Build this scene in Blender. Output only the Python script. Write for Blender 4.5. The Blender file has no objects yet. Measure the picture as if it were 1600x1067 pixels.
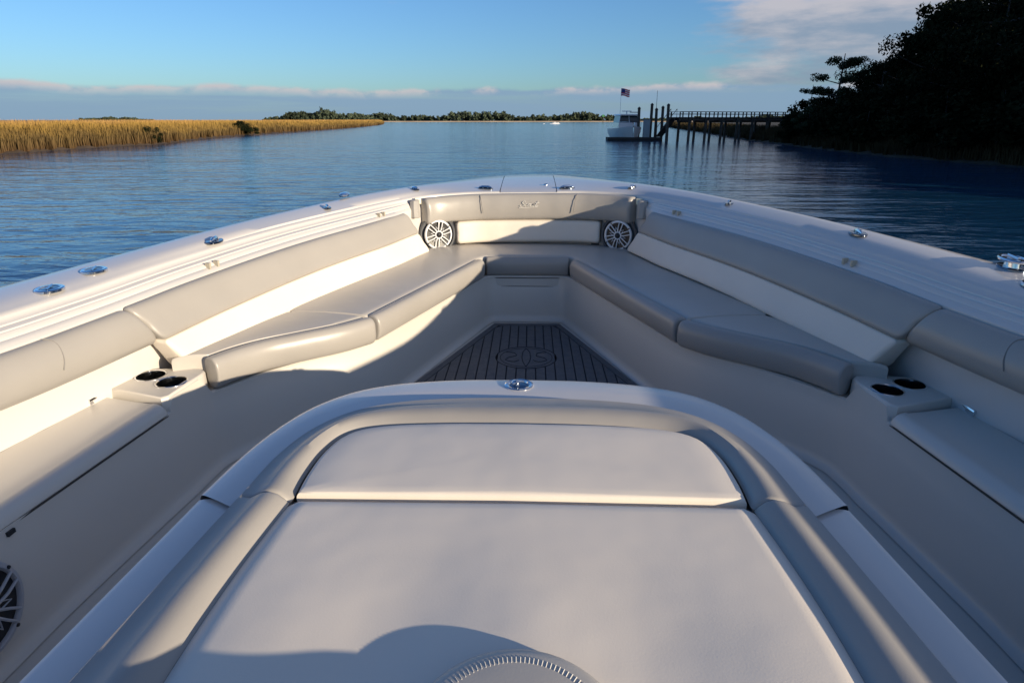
import bpy, bmesh, math, random
import numpy as np
from mathutils import Vector, Matrix
random.seed(7); np.random.seed(7)
R = math.radians
scene = bpy.context.scene
col = scene.collection

# ------------------------------------------------------------------ camera, sky, sun, exposure
CAMZ = 2.0
cam_d = bpy.data.cameras.new('camera'); cam = bpy.data.objects.new('camera', cam_d); col.objects.link(cam)
cam_d.sensor_width = 36.0; cam_d.lens = 22.5; cam_d.clip_start = 0.02; cam_d.clip_end = 12000
cam.location = (0.015, 0.0, CAMZ)
cam.rotation_euler = (R(90 - 19.08), 0, R(1.643))
scene.camera = cam

SUN = Vector((1.0, -0.68, 0.242)).normalized()          # towards the sun
SUN_EL = math.asin(SUN.z); SUN_AZ = math.atan2(SUN.x, SUN.y)   # azimuth from +Y, clockwise seen from above
sd = bpy.data.lights.new('sun', 'SUN'); sd.energy = 5.0; sd.angle = R(0.6); sd.color = (1.0, 0.84, 0.62)
so = bpy.data.objects.new('sun', sd); col.objects.link(so)
so.rotation_euler = (-SUN).to_track_quat('-Z', 'Y').to_euler(); so.location = (40, -34, 30)

world = bpy.data.worlds.new('World'); scene.world = world; world.use_nodes = True
wn = world.node_tree.nodes; wl = world.node_tree.links
for n in list(wn): wn.remove(n)
def WN(t, **k):
    n = wn.new(t)
    for a, b in k.items(): setattr(n, a, b)
    return n
def wmath(op, a, b=None, clamp=False):
    n = WN('ShaderNodeMath', operation=op); n.use_clamp = clamp
    for i, v in enumerate((a, b)):
        if v is None: continue
        if isinstance(v, (int, float)): n.inputs[i].default_value = v
        else: wl.new(v, n.inputs[i])
    return n.outputs[0]
def wrange(v, a, b, c=0.0, d=1.0):
    n = WN('ShaderNodeMapRange'); n.interpolation_type = 'SMOOTHSTEP'
    wl.new(v, n.inputs[0])
    for i, x in zip((1, 2, 3, 4), (a, b, c, d)): n.inputs[i].default_value = x
    return n.outputs[0]
sky = WN('ShaderNodeTexSky'); sky.sky_type = 'NISHITA'; sky.sun_disc = False
sky.sun_elevation = SUN_EL; sky.sun_rotation = SUN_AZ
sky.altitude = 0; sky.air_density = 1.0; sky.dust_density = 0.6; sky.ozone_density = 2.5
tc = WN('ShaderNodeTexCoord')
sep = WN('ShaderNodeSeparateXYZ'); wl.new(tc.outputs['Generated'], sep.inputs[0])
el = wmath('ARCSINE', sep.outputs['Z'])                 # radians above the horizon
az = wmath('ARCTAN2', sep.outputs['X'], sep.outputs['Y'])   # radians clockwise from the bow
def wnoise(sx, sz, scale, detail=6, rough=0.55, off=0.0):
    c = WN('ShaderNodeCombineXYZ')
    wl.new(wmath('MULTIPLY', az, sx), c.inputs[0]); wl.new(wmath('MULTIPLY', el, sz), c.inputs[1]); c.inputs[2].default_value = off
    n = WN('ShaderNodeTexNoise'); n.inputs['Scale'].default_value = scale; n.inputs['Detail'].default_value = detail
    n.inputs['Roughness'].default_value = rough; wl.new(c.outputs[0], n.inputs['Vector']); return n.outputs['Fac']
# low bank of stratocumulus along the horizon, its top edge wandering with azimuth
edge_n = wnoise(1.0, 0.0, 2.2, 3, 0.5, 1.3)
puff = wnoise(1.0, 2.0, 14.0, 5, 0.6, 4.1)
top = wmath('ADD', wmath('ADD', 0.045, wmath('MULTIPLY', wmath('SUBTRACT', edge_n, 0.5), 0.05)), wmath('MULTIPLY', wmath('SUBTRACT', puff, 0.5), 0.018))
over = wmath('SUBTRACT', el, top)
bank = wrange(over, -0.004, 0.003, 1.0, 0.0)
streak = wnoise(0.8, 14.0, 4.0, 5, 0.55, 7.7)
bank = wmath('MULTIPLY', bank, wrange(streak, 0.30, 0.55, 0.70, 1.0))
crest = wmath('MULTIPLY', wrange(over, -0.014, -0.002, 0.0, 1.0), wrange(puff, 0.42, 0.62, 0.0, 1.0))
# higher, streaky clouds, more of them towards the right hand side
cl = wnoise(1.0, 4.2, 3.0, 8, 0.58, 2.35)
cl_mask = wmath('MULTIPLY', wrange(el, 0.03, 0.05), wrange(el, 0.19, 0.42, 1.0, 0.55))
side = wrange(az, 0.0, 0.36, 0.0, 0.245)
hi = wrange(wmath('ADD', cl, side), 0.62, 0.78)
hi = wmath('MULTIPLY', hi, cl_mask)
shade = wnoise(1.0, 4.2, 3.6, 8, 0.6, 2.47)
def rgb(c):
    n = WN('ShaderNodeRGB'); n.outputs[0].default_value = (*c, 1); return n.outputs[0]
def wmix(f, a, b):
    n = WN('ShaderNodeMix'); n.data_type = 'RGBA'; wl.new(f, n.inputs['Factor']); wl.new(a, n.inputs[6]); wl.new(b, n.inputs[7]); return n.outputs[2]
SKYS = 0.095
CLD = 0.80 / SKYS
grey = rgb([c * CLD for c in (0.21, 0.32, 0.45)]); pale = rgb([c * CLD for c in (0.50, 0.47, 0.49)])
dark = rgb([c * CLD for c in (0.22, 0.28, 0.37)])
hcol = wmix(wrange(shade, 0.38, 0.60), dark, pale)
bcol = wmix(crest, grey, pale)
skyc = sky.outputs[0]
tint = WN('ShaderNodeMix'); tint.data_type = 'RGBA'; tint.blend_type = 'MULTIPLY'; tint.inputs['Factor'].default_value = 1.0
wl.new(skyc, tint.inputs[6]); tint.inputs[7].default_value = (0.61, 0.88, 1.24, 1)
TINT = tint
c1 = wmix(wmath('MULTIPLY', hi, 0.85), tint.outputs[2], hcol)
c2 = wmix(wmath('MULTIPLY', bank, 0.92), c1, bcol)
bg = WN('ShaderNodeBackground'); bg.inputs['Strength'].default_value = SKYS; wl.new(c2, bg.inputs['Color'])
wo = WN('ShaderNodeOutputWorld'); wl.new(bg.outputs[0], wo.inputs['Surface'])

scene.render.engine = 'CYCLES'
scene.view_settings.view_transform = 'Standard'; scene.view_settings.look = 'None'
scene.view_settings.exposure = 0.52; scene.view_settings.gamma = 1.0; scene.view_settings.use_curve_mapping = False

# ------------------------------------------------------------------ materials
MATS = {}
def mat(name, base, rough=0.5, metal=0.0, coat=0.0, var=0.0, vscale=3.0, bump=0.0, bscale=200.0, bdist=0.001, soft=0.0, spec=0.5, translucent=0.0):
    if name in MATS: return MATS[name]
    m = bpy.data.materials.new(name); m.use_nodes = True; N = m.node_tree.nodes; L = m.node_tree.links
    b = N['Principled BSDF']; b.inputs['Base Color'].default_value = (*base, 1); b.inputs['Roughness'].default_value = rough
    b.inputs['Metallic'].default_value = metal; b.inputs['Coat Weight'].default_value = coat; b.inputs['Coat Roughness'].default_value = 0.08
    b.inputs['Specular IOR Level'].default_value = spec
    t = N.new('ShaderNodeTexCoord')
    if var:
        n = N.new('ShaderNodeTexNoise'); n.inputs['Scale'].default_value = vscale; n.inputs['Detail'].default_value = 5
        L.new(t.outputs['Object'], n.inputs['Vector'])
        r = N.new('ShaderNodeValToRGB'); r.color_ramp.elements[0].position = 0.3; r.color_ramp.elements[1].position = 0.7
        r.color_ramp.elements[0].color = (*[c * (1 - var) for c in base], 1); r.color_ramp.elements[1].color = (*[min(1, c * (1 + var)) for c in base], 1)
        L.new(n.outputs['Fac'], r.inputs[0]); L.new(r.outputs[0], b.inputs['Base Color'])
    prev = None
    if soft:
        n = N.new('ShaderNodeTexNoise'); n.inputs['Scale'].default_value = 5.0; n.inputs['Detail'].default_value = 2
        L.new(t.outputs['Object'], n.inputs['Vector'])
        k = N.new('ShaderNodeBump'); k.inputs['Strength'].default_value = 1.0; k.inputs['Distance'].default_value = soft
        L.new(n.outputs['Fac'], k.inputs['Height']); prev = k.outputs[0]
    if bump:
        n = N.new('ShaderNodeTexNoise'); n.inputs['Scale'].default_value = bscale; n.inputs['Detail'].default_value = 3
        L.new(t.outputs['Object'], n.inputs['Vector'])
        k = N.new('ShaderNodeBump'); k.inputs['Strength'].default_value = bump; k.inputs['Distance'].default_value = bdist
        L.new(n.outputs['Fac'], k.inputs['Height'])
        if prev: L.new(prev, k.inputs['Normal'])
        prev = k.outputs[0]
    if prev: L.new(prev, b.inputs['Normal'])
    if translucent:
        tr = N.new('ShaderNodeBsdfTranslucent'); tr.inputs['Color'].default_value = (*base, 1)
        mx = N.new('ShaderNodeMixShader'); mx.inputs[0].default_value = translucent
        L.new(b.outputs[0], mx.inputs[1]); L.new(tr.outputs[0], mx.inputs[2]); L.new(mx.outputs[0], N['Material Output'].inputs[0])
    MATS[name] = m; return m
GEL = mat('white_gelcoat', (0.60, 0.575, 0.55), 0.26, coat=0.5, var=0.02, vscale=2, bump=0.25, bscale=9, bdist=0.002)
LINER = mat('cream_gelcoat', (0.60, 0.56, 0.50), 0.38, coat=0.15, var=0.03, vscale=1.5, bump=0.2, bscale=120, bdist=0.0006)
CREAM = mat('cream_vinyl', (0.73, 0.66, 0.57), 0.5, var=0.02, vscale=5, bump=0.25, bscale=320, bdist=0.0005, soft=0.004)
GREY = mat('grey_vinyl', (0.335, 0.315, 0.29), 0.36, var=0.03, vscale=5, bump=0.25, bscale=320, bdist=0.0005, soft=0.005)
SEATV = mat('light_grey_vinyl', (0.46, 0.43, 0.385), 0.36, var=0.03, vscale=5, bump=0.25, bscale=320, bdist=0.0005, soft=0.005)
CHROME = mat('polished_steel', (0.75, 0.76, 0.78), 0.09, metal=1.0)
BLACK = mat('black_plastic', (0.012, 0.012, 0.014), 0.4)
SEAM = mat('seam_shade_dark', (0.05, 0.045, 0.04), 0.8)  # near-black colour standing in for the shade inside seams and gaps
WHITEP = mat('white_plastic', (0.74, 0.74, 0.75), 0.3)
THREAD = mat('pale_thread', (0.62, 0.60, 0.56), 0.7)
DECKF = mat('grey_foam_decking', (0.10, 0.105, 0.115), 0.75, var=0.12, vscale=30, bump=0.5, bscale=400, bdist=0.001)
DECKD = mat('dark_foam_groove', (0.018, 0.02, 0.028), 0.8)
WOOD = mat('weathered_wood', (0.075, 0.062, 0.05), 0.85, var=0.35, vscale=3, bump=0.6, bscale=25, bdist=0.01)
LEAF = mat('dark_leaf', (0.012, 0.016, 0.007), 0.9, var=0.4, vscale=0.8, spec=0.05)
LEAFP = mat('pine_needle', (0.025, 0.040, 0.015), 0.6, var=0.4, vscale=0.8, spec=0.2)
LEAFF = mat('hazed_far_leaf', (0.060, 0.078, 0.050), 0.8, var=0.5, vscale=0.02, spec=0.1)  # lighter leaf tone, distance haze put into the colour
BARK = mat('tree_bark', (0.05, 0.04, 0.032), 0.9, var=0.3, vscale=6, bump=0.8, bscale=20, bdist=0.02)
MUD = mat('dark_mud', (0.07, 0.050, 0.034), 0.7, var=0.3, vscale=0.7, bump=0.8, bscale=3, bdist=0.06)
GLASSD = mat('tinted_glass', (0.02, 0.04, 0.045), 0.08)
FLAGR = mat('red_cloth', (0.8, 0.08, 0.08), 0.8, translucent=0.3); FLAGW = mat('white_cloth', (0.8, 0.75, 0.72), 0.8, translucent=0.3); FLAGB = mat('blue_cloth', (0.03, 0.05, 0.2), 0.8)

# ------------------------------------------------------------------ mesh helpers
def tag(o, label=None, cat=None, group=None, kind=None):
    if label: o['label'] = label
    if cat: o['category'] = cat
    if group: o['group'] = group
    if kind: o['kind'] = kind
    return o
def mesh(name, verts, faces, m, parent=None, sharp=38, smooth=True, mats=None, midx=None):
    me = bpy.data.meshes.new(name); me.from_pydata([tuple(v) for v in verts], [], faces)
    ms = mats or [m]
    for x in ms: me.materials.append(x)
    if midx:
        for p, i in zip(me.polygons, midx): p.material_index = i
    bm = bmesh.new(); bm.from_mesh(me); bmesh.ops.recalc_face_normals(bm, faces=bm.faces)
    lim = math.radians(sharp)
    for f in bm.faces: f.smooth = smooth
    for e in bm.edges:
        if len(e.link_faces) == 2 and e.calc_face_angle(0) > lim: e.smooth = False
    bm.to_mesh(me); bm.free(); me.update()
    o = bpy.data.objects.new(name, me); col.objects.link(o)
    if parent: o.parent = parent
    return o
def empty(name, loc=(0, 0, 0), rz=0):
    o = bpy.data.objects.new(name, None); col.objects.link(o); o.location = loc; o.rotation_euler.z = rz; o.empty_display_size = 0.2; return o
def P(x, y, h): return Vector((x, y, CAMZ - h))          # h: depth below eye level
def spl(pts, n, closed=False):
    """Catmull-Rom (centripetal-ish), resampled evenly in control index"""
    pts = [Vector(p) for p in pts]; k = len(pts); out = []
    m = k if closed else k - 1
    for i in range(n):
        t = i / (n if closed else (n - 1)) * m; j = min(int(t), m - 1); u = t - j
        g = (lambda q: pts[q % k]) if closed else (lambda q: pts[max(0, min(k - 1, q))])
        p0, p1, p2, p3 = g(j - 1), g(j), g(j + 1), g(j + 2)
        if not closed and j == 0: p0 = p1 * 2 - p2
        if not closed and j == k - 2: p3 = p2 * 2 - p1
        out.append(0.5 * ((2 * p1) + (p2 - p0) * u + (2 * p0 - 5 * p1 + 4 * p2 - p3) * u * u + (3 * p1 - p0 - 3 * p2 + p3) * u ** 3))
    return out
def even(pts, n):
    """resample a polyline by arc length"""
    pts = [Vector(p) for p in pts]; s = [0]
    for a, b in zip(pts, pts[1:]): s.append(s[-1] + (b - a).length)
    out = []; j = 0
    for i in range(n):
        t = s[-1] * i / (n - 1)
        while j < len(s) - 2 and s[j + 1] < t: j += 1
        u = (t - s[j]) / max(1e-9, s[j + 1] - s[j]); out.append(pts[j].lerp(pts[j + 1], u))
    return out
class MB:
    def __init__(s): s.v = []; s.f = []
    def loft(s, rows, closed=False, cap=False):
        b = len(s.v); n = len(rows[0])
        for r in rows: s.v += [Vector(p) for p in r]
        for i in range(len(rows) - 1):
            for j in range(n if closed else n - 1):
                k = (j + 1) % n; s.f.append((b + i * n + j, b + i * n + k, b + (i + 1) * n + k, b + (i + 1) * n + j))
        if cap:
            s.f.append(tuple(b + j for j in range(n))); e = b + (len(rows) - 1) * n; s.f.append(tuple(e + j for j in reversed(range(n))))
        return s
    def box(s, c, d, rz=0, M=None):
        b = len(s.v); rot = Matrix.Rotation(rz, 3, 'Z')
        for z in (-1, 1):
            for x, y in ((-1, -1), (1, -1), (1, 1), (-1, 1)):
                p = rot @ Vector((x * d[0] / 2, y * d[1] / 2, z * d[2] / 2)) + Vector(c); s.v.append(M @ p if M else p)
        for q in ((3, 2, 1, 0), (4, 5, 6, 7), (0, 1, 5, 4), (1, 2, 6, 5), (2, 3, 7, 6), (3, 0, 4, 7)): s.f.append(tuple(b + i for i in q))
        return s
    def tube(s, pts, r, n=8, cap=True):
        pts = [Vector(p) for p in pts]; rr = r if isinstance(r, (list, tuple)) else [r] * len(pts); rows = []
        up = Vector((0, 0, 1)); prev = None
        for i, p in enumerate(pts):
            t = (pts[min(i + 1, len(pts) - 1)] - pts[max(i - 1, 0)]).normalized()
            if prev is None:
                a = t.cross(up) if abs(t.z) < 0.95 else t.cross(Vector((1, 0, 0)))
            else: a = prev - t * prev.dot(t)
            a.normalize(); prev = a; c = t.cross(a)
            rows.append([p + (a * math.cos(2 * math.pi * k / n) + c * math.sin(2 * math.pi * k / n)) * rr[i] for k in range(n)])
        return s.loft(rows, True, cap)
    def lathe(s, prof, n=24, M=None, cap=False):
        rows = []
        for r, z in prof:
            row = [Vector((r * math.cos(2 * math.pi * k / n), r * math.sin(2 * math.pi * k / n), z)) for k in range(n)]
            rows.append([M @ q for q in row] if M else row)
        return s.loft(rows, True, cap)
    def build(s, name, m, parent=None, **k): return mesh(name, s.v, s.f, m, parent, **k)
def puff(rows, r0, r1, k=4):
    """round both ends of a swept cushion (closed sections)"""
    def end(row, nxt, r):
        c = sum((p for p in row), Vector()) / len(row); d = (c - sum((p for p in nxt), Vector()) / len(nxt)).normalized()
        size = max((p - c).length for p in row); small = min((p - c).length for p in row); out = []
        for i in range(1, k + 1):
            a = math.pi / 2 * i / k; sh = r * (1 - math.cos(a))
            out.append([c + (p - c) * max(0.02, 1 - sh / max((p - c).length, r * 1.15)) + d * r * math.sin(a) for p in row])
        return out
    A = end(rows[0], rows[1], r0) if r0 else []; B = end(rows[-1], rows[-2], r1) if r1 else []
    return A[::-1] + rows + B
def rsec(pts, n):
    """smooth a closed 2D section"""
    return [(p.x, p.y) for p in spl([(a, b, 0) for a, b in pts], n, True)]
def pillow(outline, ztop, thick, r, crown, rings=7, er=4):
    """soft pad over a star shaped outline; ztop is a number or a function of (x, y)"""
    out = [Vector((p[0], p[1], 0)) for p in outline]; n = len(out); c = sum(out, Vector()) / n
    zt = ztop if callable(ztop) else (lambda x, y: ztop)
    rows = []
    def ring(ins, dz, sc=None):
        row = []
        for p in out:
            d = p - c; q = c + d * (sc if sc is not None else max(0.0, 1 - ins / d.length)); row.append(Vector((q.x, q.y, zt(q.x, q.y) + dz)))
        return row
    rows.append(ring(r * 0.6, -thick)); rows.append(ring(0, -thick + r * 0.8))
    for i in range(er + 1):
        a = math.pi / 2 * i / er; rows.append(ring(r * (1 - math.cos(a)), -r + r * math.sin(a)))
    s0 = 1.0
    for i in range(1, rings + 1):
        t = i / rings; row = []
        base = rows[er + 2] if False else None
        for p in out:
            d = p - c; L = d.length; k = max(0.0, 1 - r / L) * (1 - t) if t < 1 else 0.0; q = c + d * k
            row.append(Vector((q.x, q.y, zt(q.x, q.y) + crown * (1 - (1 - t) ** 2.5))))
        rows.append(row)
    b = MB(); b.loft(rows, True); return b
def plate(outline, holes, z):
    bm = bmesh.new(); es = []
    for loop in [outline] + holes:
        vs = [bm.verts.new((p[0], p[1], z)) for p in loop]
        es += [bm.edges.new((vs[i], vs[(i + 1) % len(vs)])) for i in range(len(vs))]
    bmesh.ops.triangle_fill(bm, use_beauty=True, use_dissolve=False, edges=es)
    bm.verts.index_update(); v = [x.co.copy() for x in bm.verts]; f = [tuple(q.index for q in y.verts) for y in bm.faces]; bm.free(); return v, f
def MX(pts): return [Vector((-p.x, p.y, p.z)) for p in pts]
def frame(c, nrm, up=Vector((0, 0, 1))):
    n = Vector(nrm).normalized(); x = up.cross(n).normalized(); y = n.cross(x)
    return Matrix.Translation(Vector(c)) @ Matrix((x, y, n)).transposed().to_4x4()

# ================================================================== WATER AND LAND
wm = bpy.data.materials.new('river_water'); wm.use_nodes = True; N = wm.node_tree.nodes; L = wm.node_tree.links
b = N['Principled BSDF']; b.inputs['Base Color'].default_value = (0.008, 0.050, 0.110, 1); b.inputs['Roughness'].default_value = 0.10; b.inputs['IOR'].default_value = 1.333
t = N.new('ShaderNodeTexCoord'); prev = None
for sc, sx, sy, rot, det, dist in ((0.16, 0.55, 1.3, 12, 2, 0.15), (0.62, 0.50, 1.6, -14, 2, 0.075), (2.3, 0.60, 1.4, 8, 3, 0.032), (8.0, 0.8, 1.3, -20, 2, 0.0040)):
    mp = N.new('ShaderNodeMapping'); mp.inputs['Scale'].default_value = (sx, sy, 1); mp.inputs['Rotation'].default_value = (0, 0, R(rot))
    n = N.new('ShaderNodeTexNoise'); n.inputs['Scale'].default_value = sc; n.inputs['Detail'].default_value = det; n.inputs['Roughness'].default_value = 0.5; n.inputs['Distortion'].default_value = 0.4
    L.new(t.outputs['Object'], mp.inputs[0]); L.new(mp.outputs[0], n.inputs['Vector'])
    k = N.new('ShaderNodeBump'); k.inputs['Strength'].default_value = 1.0; k.inputs['Distance'].default_value = dist
    L.new(n.outputs['Fac'], k.inputs['Height'])
    if prev: L.new(prev, k.inputs['Normal'])
    prev = k.outputs[0]
L.new(prev, b.inputs['Normal'])
S = 6000
water = mesh('water', [(-S, -S, 0), (S, -S, 0), (S, S, 0), (-S, S, 0)], [(0, 1, 2, 3)], wm, smooth=False); tag(water, kind='structure')
bed = mesh('river_bed', [(-S, -S, -3), (S, -S, -3), (S, S, -3), (-S, S, -3)], [(0, 1, 2, 3)], MUD, smooth=False); tag(bed, kind='structure')

# left marsh: bank line measured going away from the boat
bankL = spl([(-26, -30, 0), (-29, 0, 0), (-31, 22, 0), (-32.8, 40.2, 0), (-33.0, 45, 0), (-33.2, 49, 0), (-32.9, 54, 0), (-32.6, 59, 0), (-36.6, 74, 0), (-40.4, 98, 0), (-42.3, 126, 0), (-49.7, 193, 0), (-66, 296, 0), (-92, 420, 0), (-105, 480, 0)], 220)
def inward(path, i, sgn):
    a = path[max(0, i - 1)]; c = path[min(len(path) - 1, i + 1)]; d = (c - a).normalized(); return Vector((-d.y, d.x, 0)) * sgn
def terrain(name, path, sgn, prof, m, jitter=0.3):
    rows = []
    for i, p in enumerate(path):
        n = inward(path, i, sgn); j = math.sin(i * 1.7) * jitter * 0.5 + random.uniform(-jitter, jitter) * 0.5
        rows.append([p + n * (d + j * (1 if d < 20 else 0)) + Vector((0, 0, z)) for d, z in prof])
    o = MB().loft(rows).build(name, m); tag(o, kind='structure'); return o
GRASSM = bpy.data.materials.new('marsh_grass'); GRASSM.use_nodes = True; N = GRASSM.node_tree.nodes; L = GRASSM.node_tree.links
b = N['Principled BSDF']; b.inputs['Roughness'].default_value = 0.8; b.inputs['Specular IOR Level'].default_value = 0.1
t = N.new('ShaderNodeTexCoord'); n = N.new('ShaderNodeTexNoise'); n.inputs['Scale'].default_value = 0.35; n.inputs['Detail'].default_value = 6; L.new(t.outputs['Object'], n.inputs['Vector'])
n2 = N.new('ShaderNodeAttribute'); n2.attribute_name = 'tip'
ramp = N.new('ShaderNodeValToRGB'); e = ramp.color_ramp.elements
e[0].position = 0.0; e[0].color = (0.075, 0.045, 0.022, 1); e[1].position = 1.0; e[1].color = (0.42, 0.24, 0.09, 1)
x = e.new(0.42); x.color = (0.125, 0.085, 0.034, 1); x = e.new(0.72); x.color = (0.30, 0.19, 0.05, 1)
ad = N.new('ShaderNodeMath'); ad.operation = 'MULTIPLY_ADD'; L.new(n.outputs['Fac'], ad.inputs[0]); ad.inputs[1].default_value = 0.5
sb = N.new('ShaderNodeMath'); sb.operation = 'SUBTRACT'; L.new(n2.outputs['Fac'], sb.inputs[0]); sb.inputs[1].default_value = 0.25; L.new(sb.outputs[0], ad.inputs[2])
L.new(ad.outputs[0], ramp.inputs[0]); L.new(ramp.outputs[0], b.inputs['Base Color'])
MARSHTOP = mat('marsh_meadow', (0.36, 0.20, 0.07), 0.9, var=0.4, vscale=0.15, bump=1.0, bscale=3, bdist=0.2)
terrain('marsh_mud_bank', bankL, 1, [(-1.5, -0.6), (0, 0.0), (0.6, 0.18), (2, 0.38), (12, 0.5)], MUD)
rows = []
for i, p in enumerate(bankL):
    n_ = inward(bankL, i, 1); rows.append([p + n_ * d + Vector((0, 0, z)) for d, z in ((7, 0.4), (8, 1.55), (30, 1.68), (200, 1.75))])
MBm = MB().loft(rows); tag(MBm.build('marsh_meadow', MARSHTOP), kind='structure')
meadow2 = mesh('far_marsh', [(-55, 190, 1.7), (-112, 482, 1.7), (-400, 520, 1.75), (-1500, 900, 1.75), (-1500, -200, 1.75), (-190, -100, 1.74), (-210, 60, 1.74)], [(0, 1, 2, 3, 4, 5, 6)], MARSHTOP, smooth=False); tag(meadow2, kind='structure')

def grass(name, path, sgn, count, depth, hlo, hhi, m, wmin, zbase, label, skip=()):
    """blades as single bent strips (2 quads) with a 'tip' attribute running from foot to tip"""
    cum = [0]
    for a, c in zip(path, path[1:]): cum.append(cum[-1] + (c - a).length / max(25.0, (a - Vector((0, 0, 0))).length) ** 1.0)
    cum = np.array(cum); V = np.zeros((count * 5, 3)); T = np.zeros(count * 5)
    u = np.random.rand(count) * cum[-1]; idx = np.clip(np.searchsorted(cum, u) - 1, 0, len(path) - 2)
    pa = np.array([tuple(p) for p in path]); f = (u - cum[idx]) / (cum[idx + 1] - cum[idx])
    base = pa[idx] + (pa[idx + 1] - pa[idx]) * f[:, None]
    d = pa[idx + 1] - pa[idx]; d /= np.linalg.norm(d, axis=1)[:, None]; nn = np.stack([-d[:, 1], d[:, 0], 0 * d[:, 0]], 1) * sgn
    dep = 0.1 + np.random.rand(count) ** 1.6 * depth
    clump = 0.5 + 0.5 * np.sin(base[:, 1] * 1.9 + 3 * np.sin(base[:, 0] * 0.8 + base[:, 1] * .31))
    base = base + nn * (dep + 0.35 * clump)[:, None]; dist = np.linalg.norm(base[:, :2], axis=1)
    h = (hlo + (hhi - hlo) * np.random.rand(count)) * (0.62 + 0.38 * np.clip(dep / 2.2, 0, 1)) * (0.93 + 0.07 * clump)
    w = np.maximum(wmin, dist * 0.00055) * (0.6 + 0.8 * np.random.rand(count)); a = np.random.rand(count) * math.pi
    wx = np.cos(a) * w; wy = np.sin(a) * w; lean = (np.random.rand(count, 2) - 0.5) * 0.45 + np.array([-0.05, 0.05])
    z0 = zbase * np.clip(dep / 1.5, 0, 1); V = V.reshape(count, 5, 3); T = T.reshape(count, 5)
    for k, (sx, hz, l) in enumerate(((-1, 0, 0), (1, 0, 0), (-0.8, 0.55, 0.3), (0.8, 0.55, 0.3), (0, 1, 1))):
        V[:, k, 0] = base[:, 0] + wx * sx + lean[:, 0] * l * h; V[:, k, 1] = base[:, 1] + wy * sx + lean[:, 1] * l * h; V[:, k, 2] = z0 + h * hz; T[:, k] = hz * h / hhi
    q = np.arange(count)[:, None] * 5
    quads = q + np.array([[0, 1, 3, 2]]); tris = q + np.array([[2, 3, 4]])
    me = bpy.data.meshes.new(name); me.vertices.add(count * 5); me.vertices.foreach_set('co', V.reshape(-1))
    me.loops.add(count * 7); me.loops.foreach_set('vertex_index', np.concatenate([quads.reshape(-1), tris.reshape(-1)]).astype(np.int32))
    me.polygons.add(count * 2); st = np.concatenate([np.arange(count) * 4, count * 4 + np.arange(count) * 3]).astype(np.int32)
    me.polygons.foreach_set('loop_start', st); me.polygons.foreach_set('loop_total', np.concatenate([np.full(count, 4), np.full(count, 3)]).astype(np.int32))
    at = me.attributes.new('tip', 'FLOAT', 'POINT'); at.data.foreach_set('value', T.reshape(-1))
    me.materials.append(m); me.update(); me.validate(); o = bpy.data.objects.new(name, me); col.objects.link(o)
    tag(o, label, 'grass', kind='stuff'); return o
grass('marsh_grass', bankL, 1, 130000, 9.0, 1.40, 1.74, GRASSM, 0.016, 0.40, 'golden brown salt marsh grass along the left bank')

# right bank: dark low marsh and ground under the trees
bankR = spl([(19, -40, 0), (20, -10, 0), (20.6, 12, 0), (21.1, 25, 0), (21.9, 30, 0), (21.0, 36, 0), (20.6, 42, 0), (20.9, 50, 0), (21.8, 60, 0), (23.0, 76, 0), (27.9, 109, 0), (39.5, 195, 0), (60, 300, 0)], 160)
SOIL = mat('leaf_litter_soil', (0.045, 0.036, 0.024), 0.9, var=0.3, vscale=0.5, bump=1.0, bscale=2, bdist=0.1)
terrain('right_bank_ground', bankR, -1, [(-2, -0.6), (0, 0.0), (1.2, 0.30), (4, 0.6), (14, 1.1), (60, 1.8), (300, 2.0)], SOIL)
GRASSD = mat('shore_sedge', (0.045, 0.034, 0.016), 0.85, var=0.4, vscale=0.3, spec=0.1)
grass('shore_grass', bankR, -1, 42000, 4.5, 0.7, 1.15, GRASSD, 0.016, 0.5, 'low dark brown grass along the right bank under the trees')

# ------------------------------------------------------------------ trees
def leaf_mesh(name, clumps, per, size, m, parent, flat=1.0):
    """clumps: (centre, radius); leaves as randomly turned pointed quads filling each clump's shell and inside"""
    c = np.array([tuple(q[0]) for q in clumps]); r = np.array([q[1] for q in clumps]); n = per * len(clumps)
    c = np.repeat(c, per, 0); r = np.repeat(r, per)
    d = np.random.normal(size=(n, 3)); d /= np.linalg.norm(d, axis=1)[:, None]; rad = r * np.random.rand(n) ** 0.45
    d[:, 2] *= flat; pos = c + d * rad[:, None]
    a = np.random.normal(size=(n, 3)); a /= np.linalg.norm(a, axis=1)[:, None]; b_ = np.cross(a, np.random.normal(size=(n, 3))); b_ /= np.linalg.norm(b_, axis=1)[:, None]
    s = size * (0.6 + 0.8 * np.random.rand(n)); V = np.zeros((n, 4, 3))
    V[:, 0] = pos - a * s[:, None]; V[:, 1] = pos + b_ * s[:, None] * 0.5; V[:, 2] = pos + a * s[:, None]; V[:, 3] = pos - b_ * s[:, None] * 0.5
    me = bpy.data.meshes.new(name); me.vertices.add(n * 4); me.vertices.foreach_set('co', V.reshape(-1)); me.loops.add(n * 4)
    me.loops.foreach_set('vertex_index', np.arange(n * 4, dtype=np.int32)); me.polygons.add(n); me.polygons.foreach_set('loop_start', np.arange(n, dtype=np.int32) * 4)
    me.polygons.foreach_set('loop_total', np.full(n, 4, dtype=np.int32)); me.materials.append(m); me.update(); me.validate()
    o = bpy.data.objects.new(name, me); col.objects.link(o); o.parent = parent; return o
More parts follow.
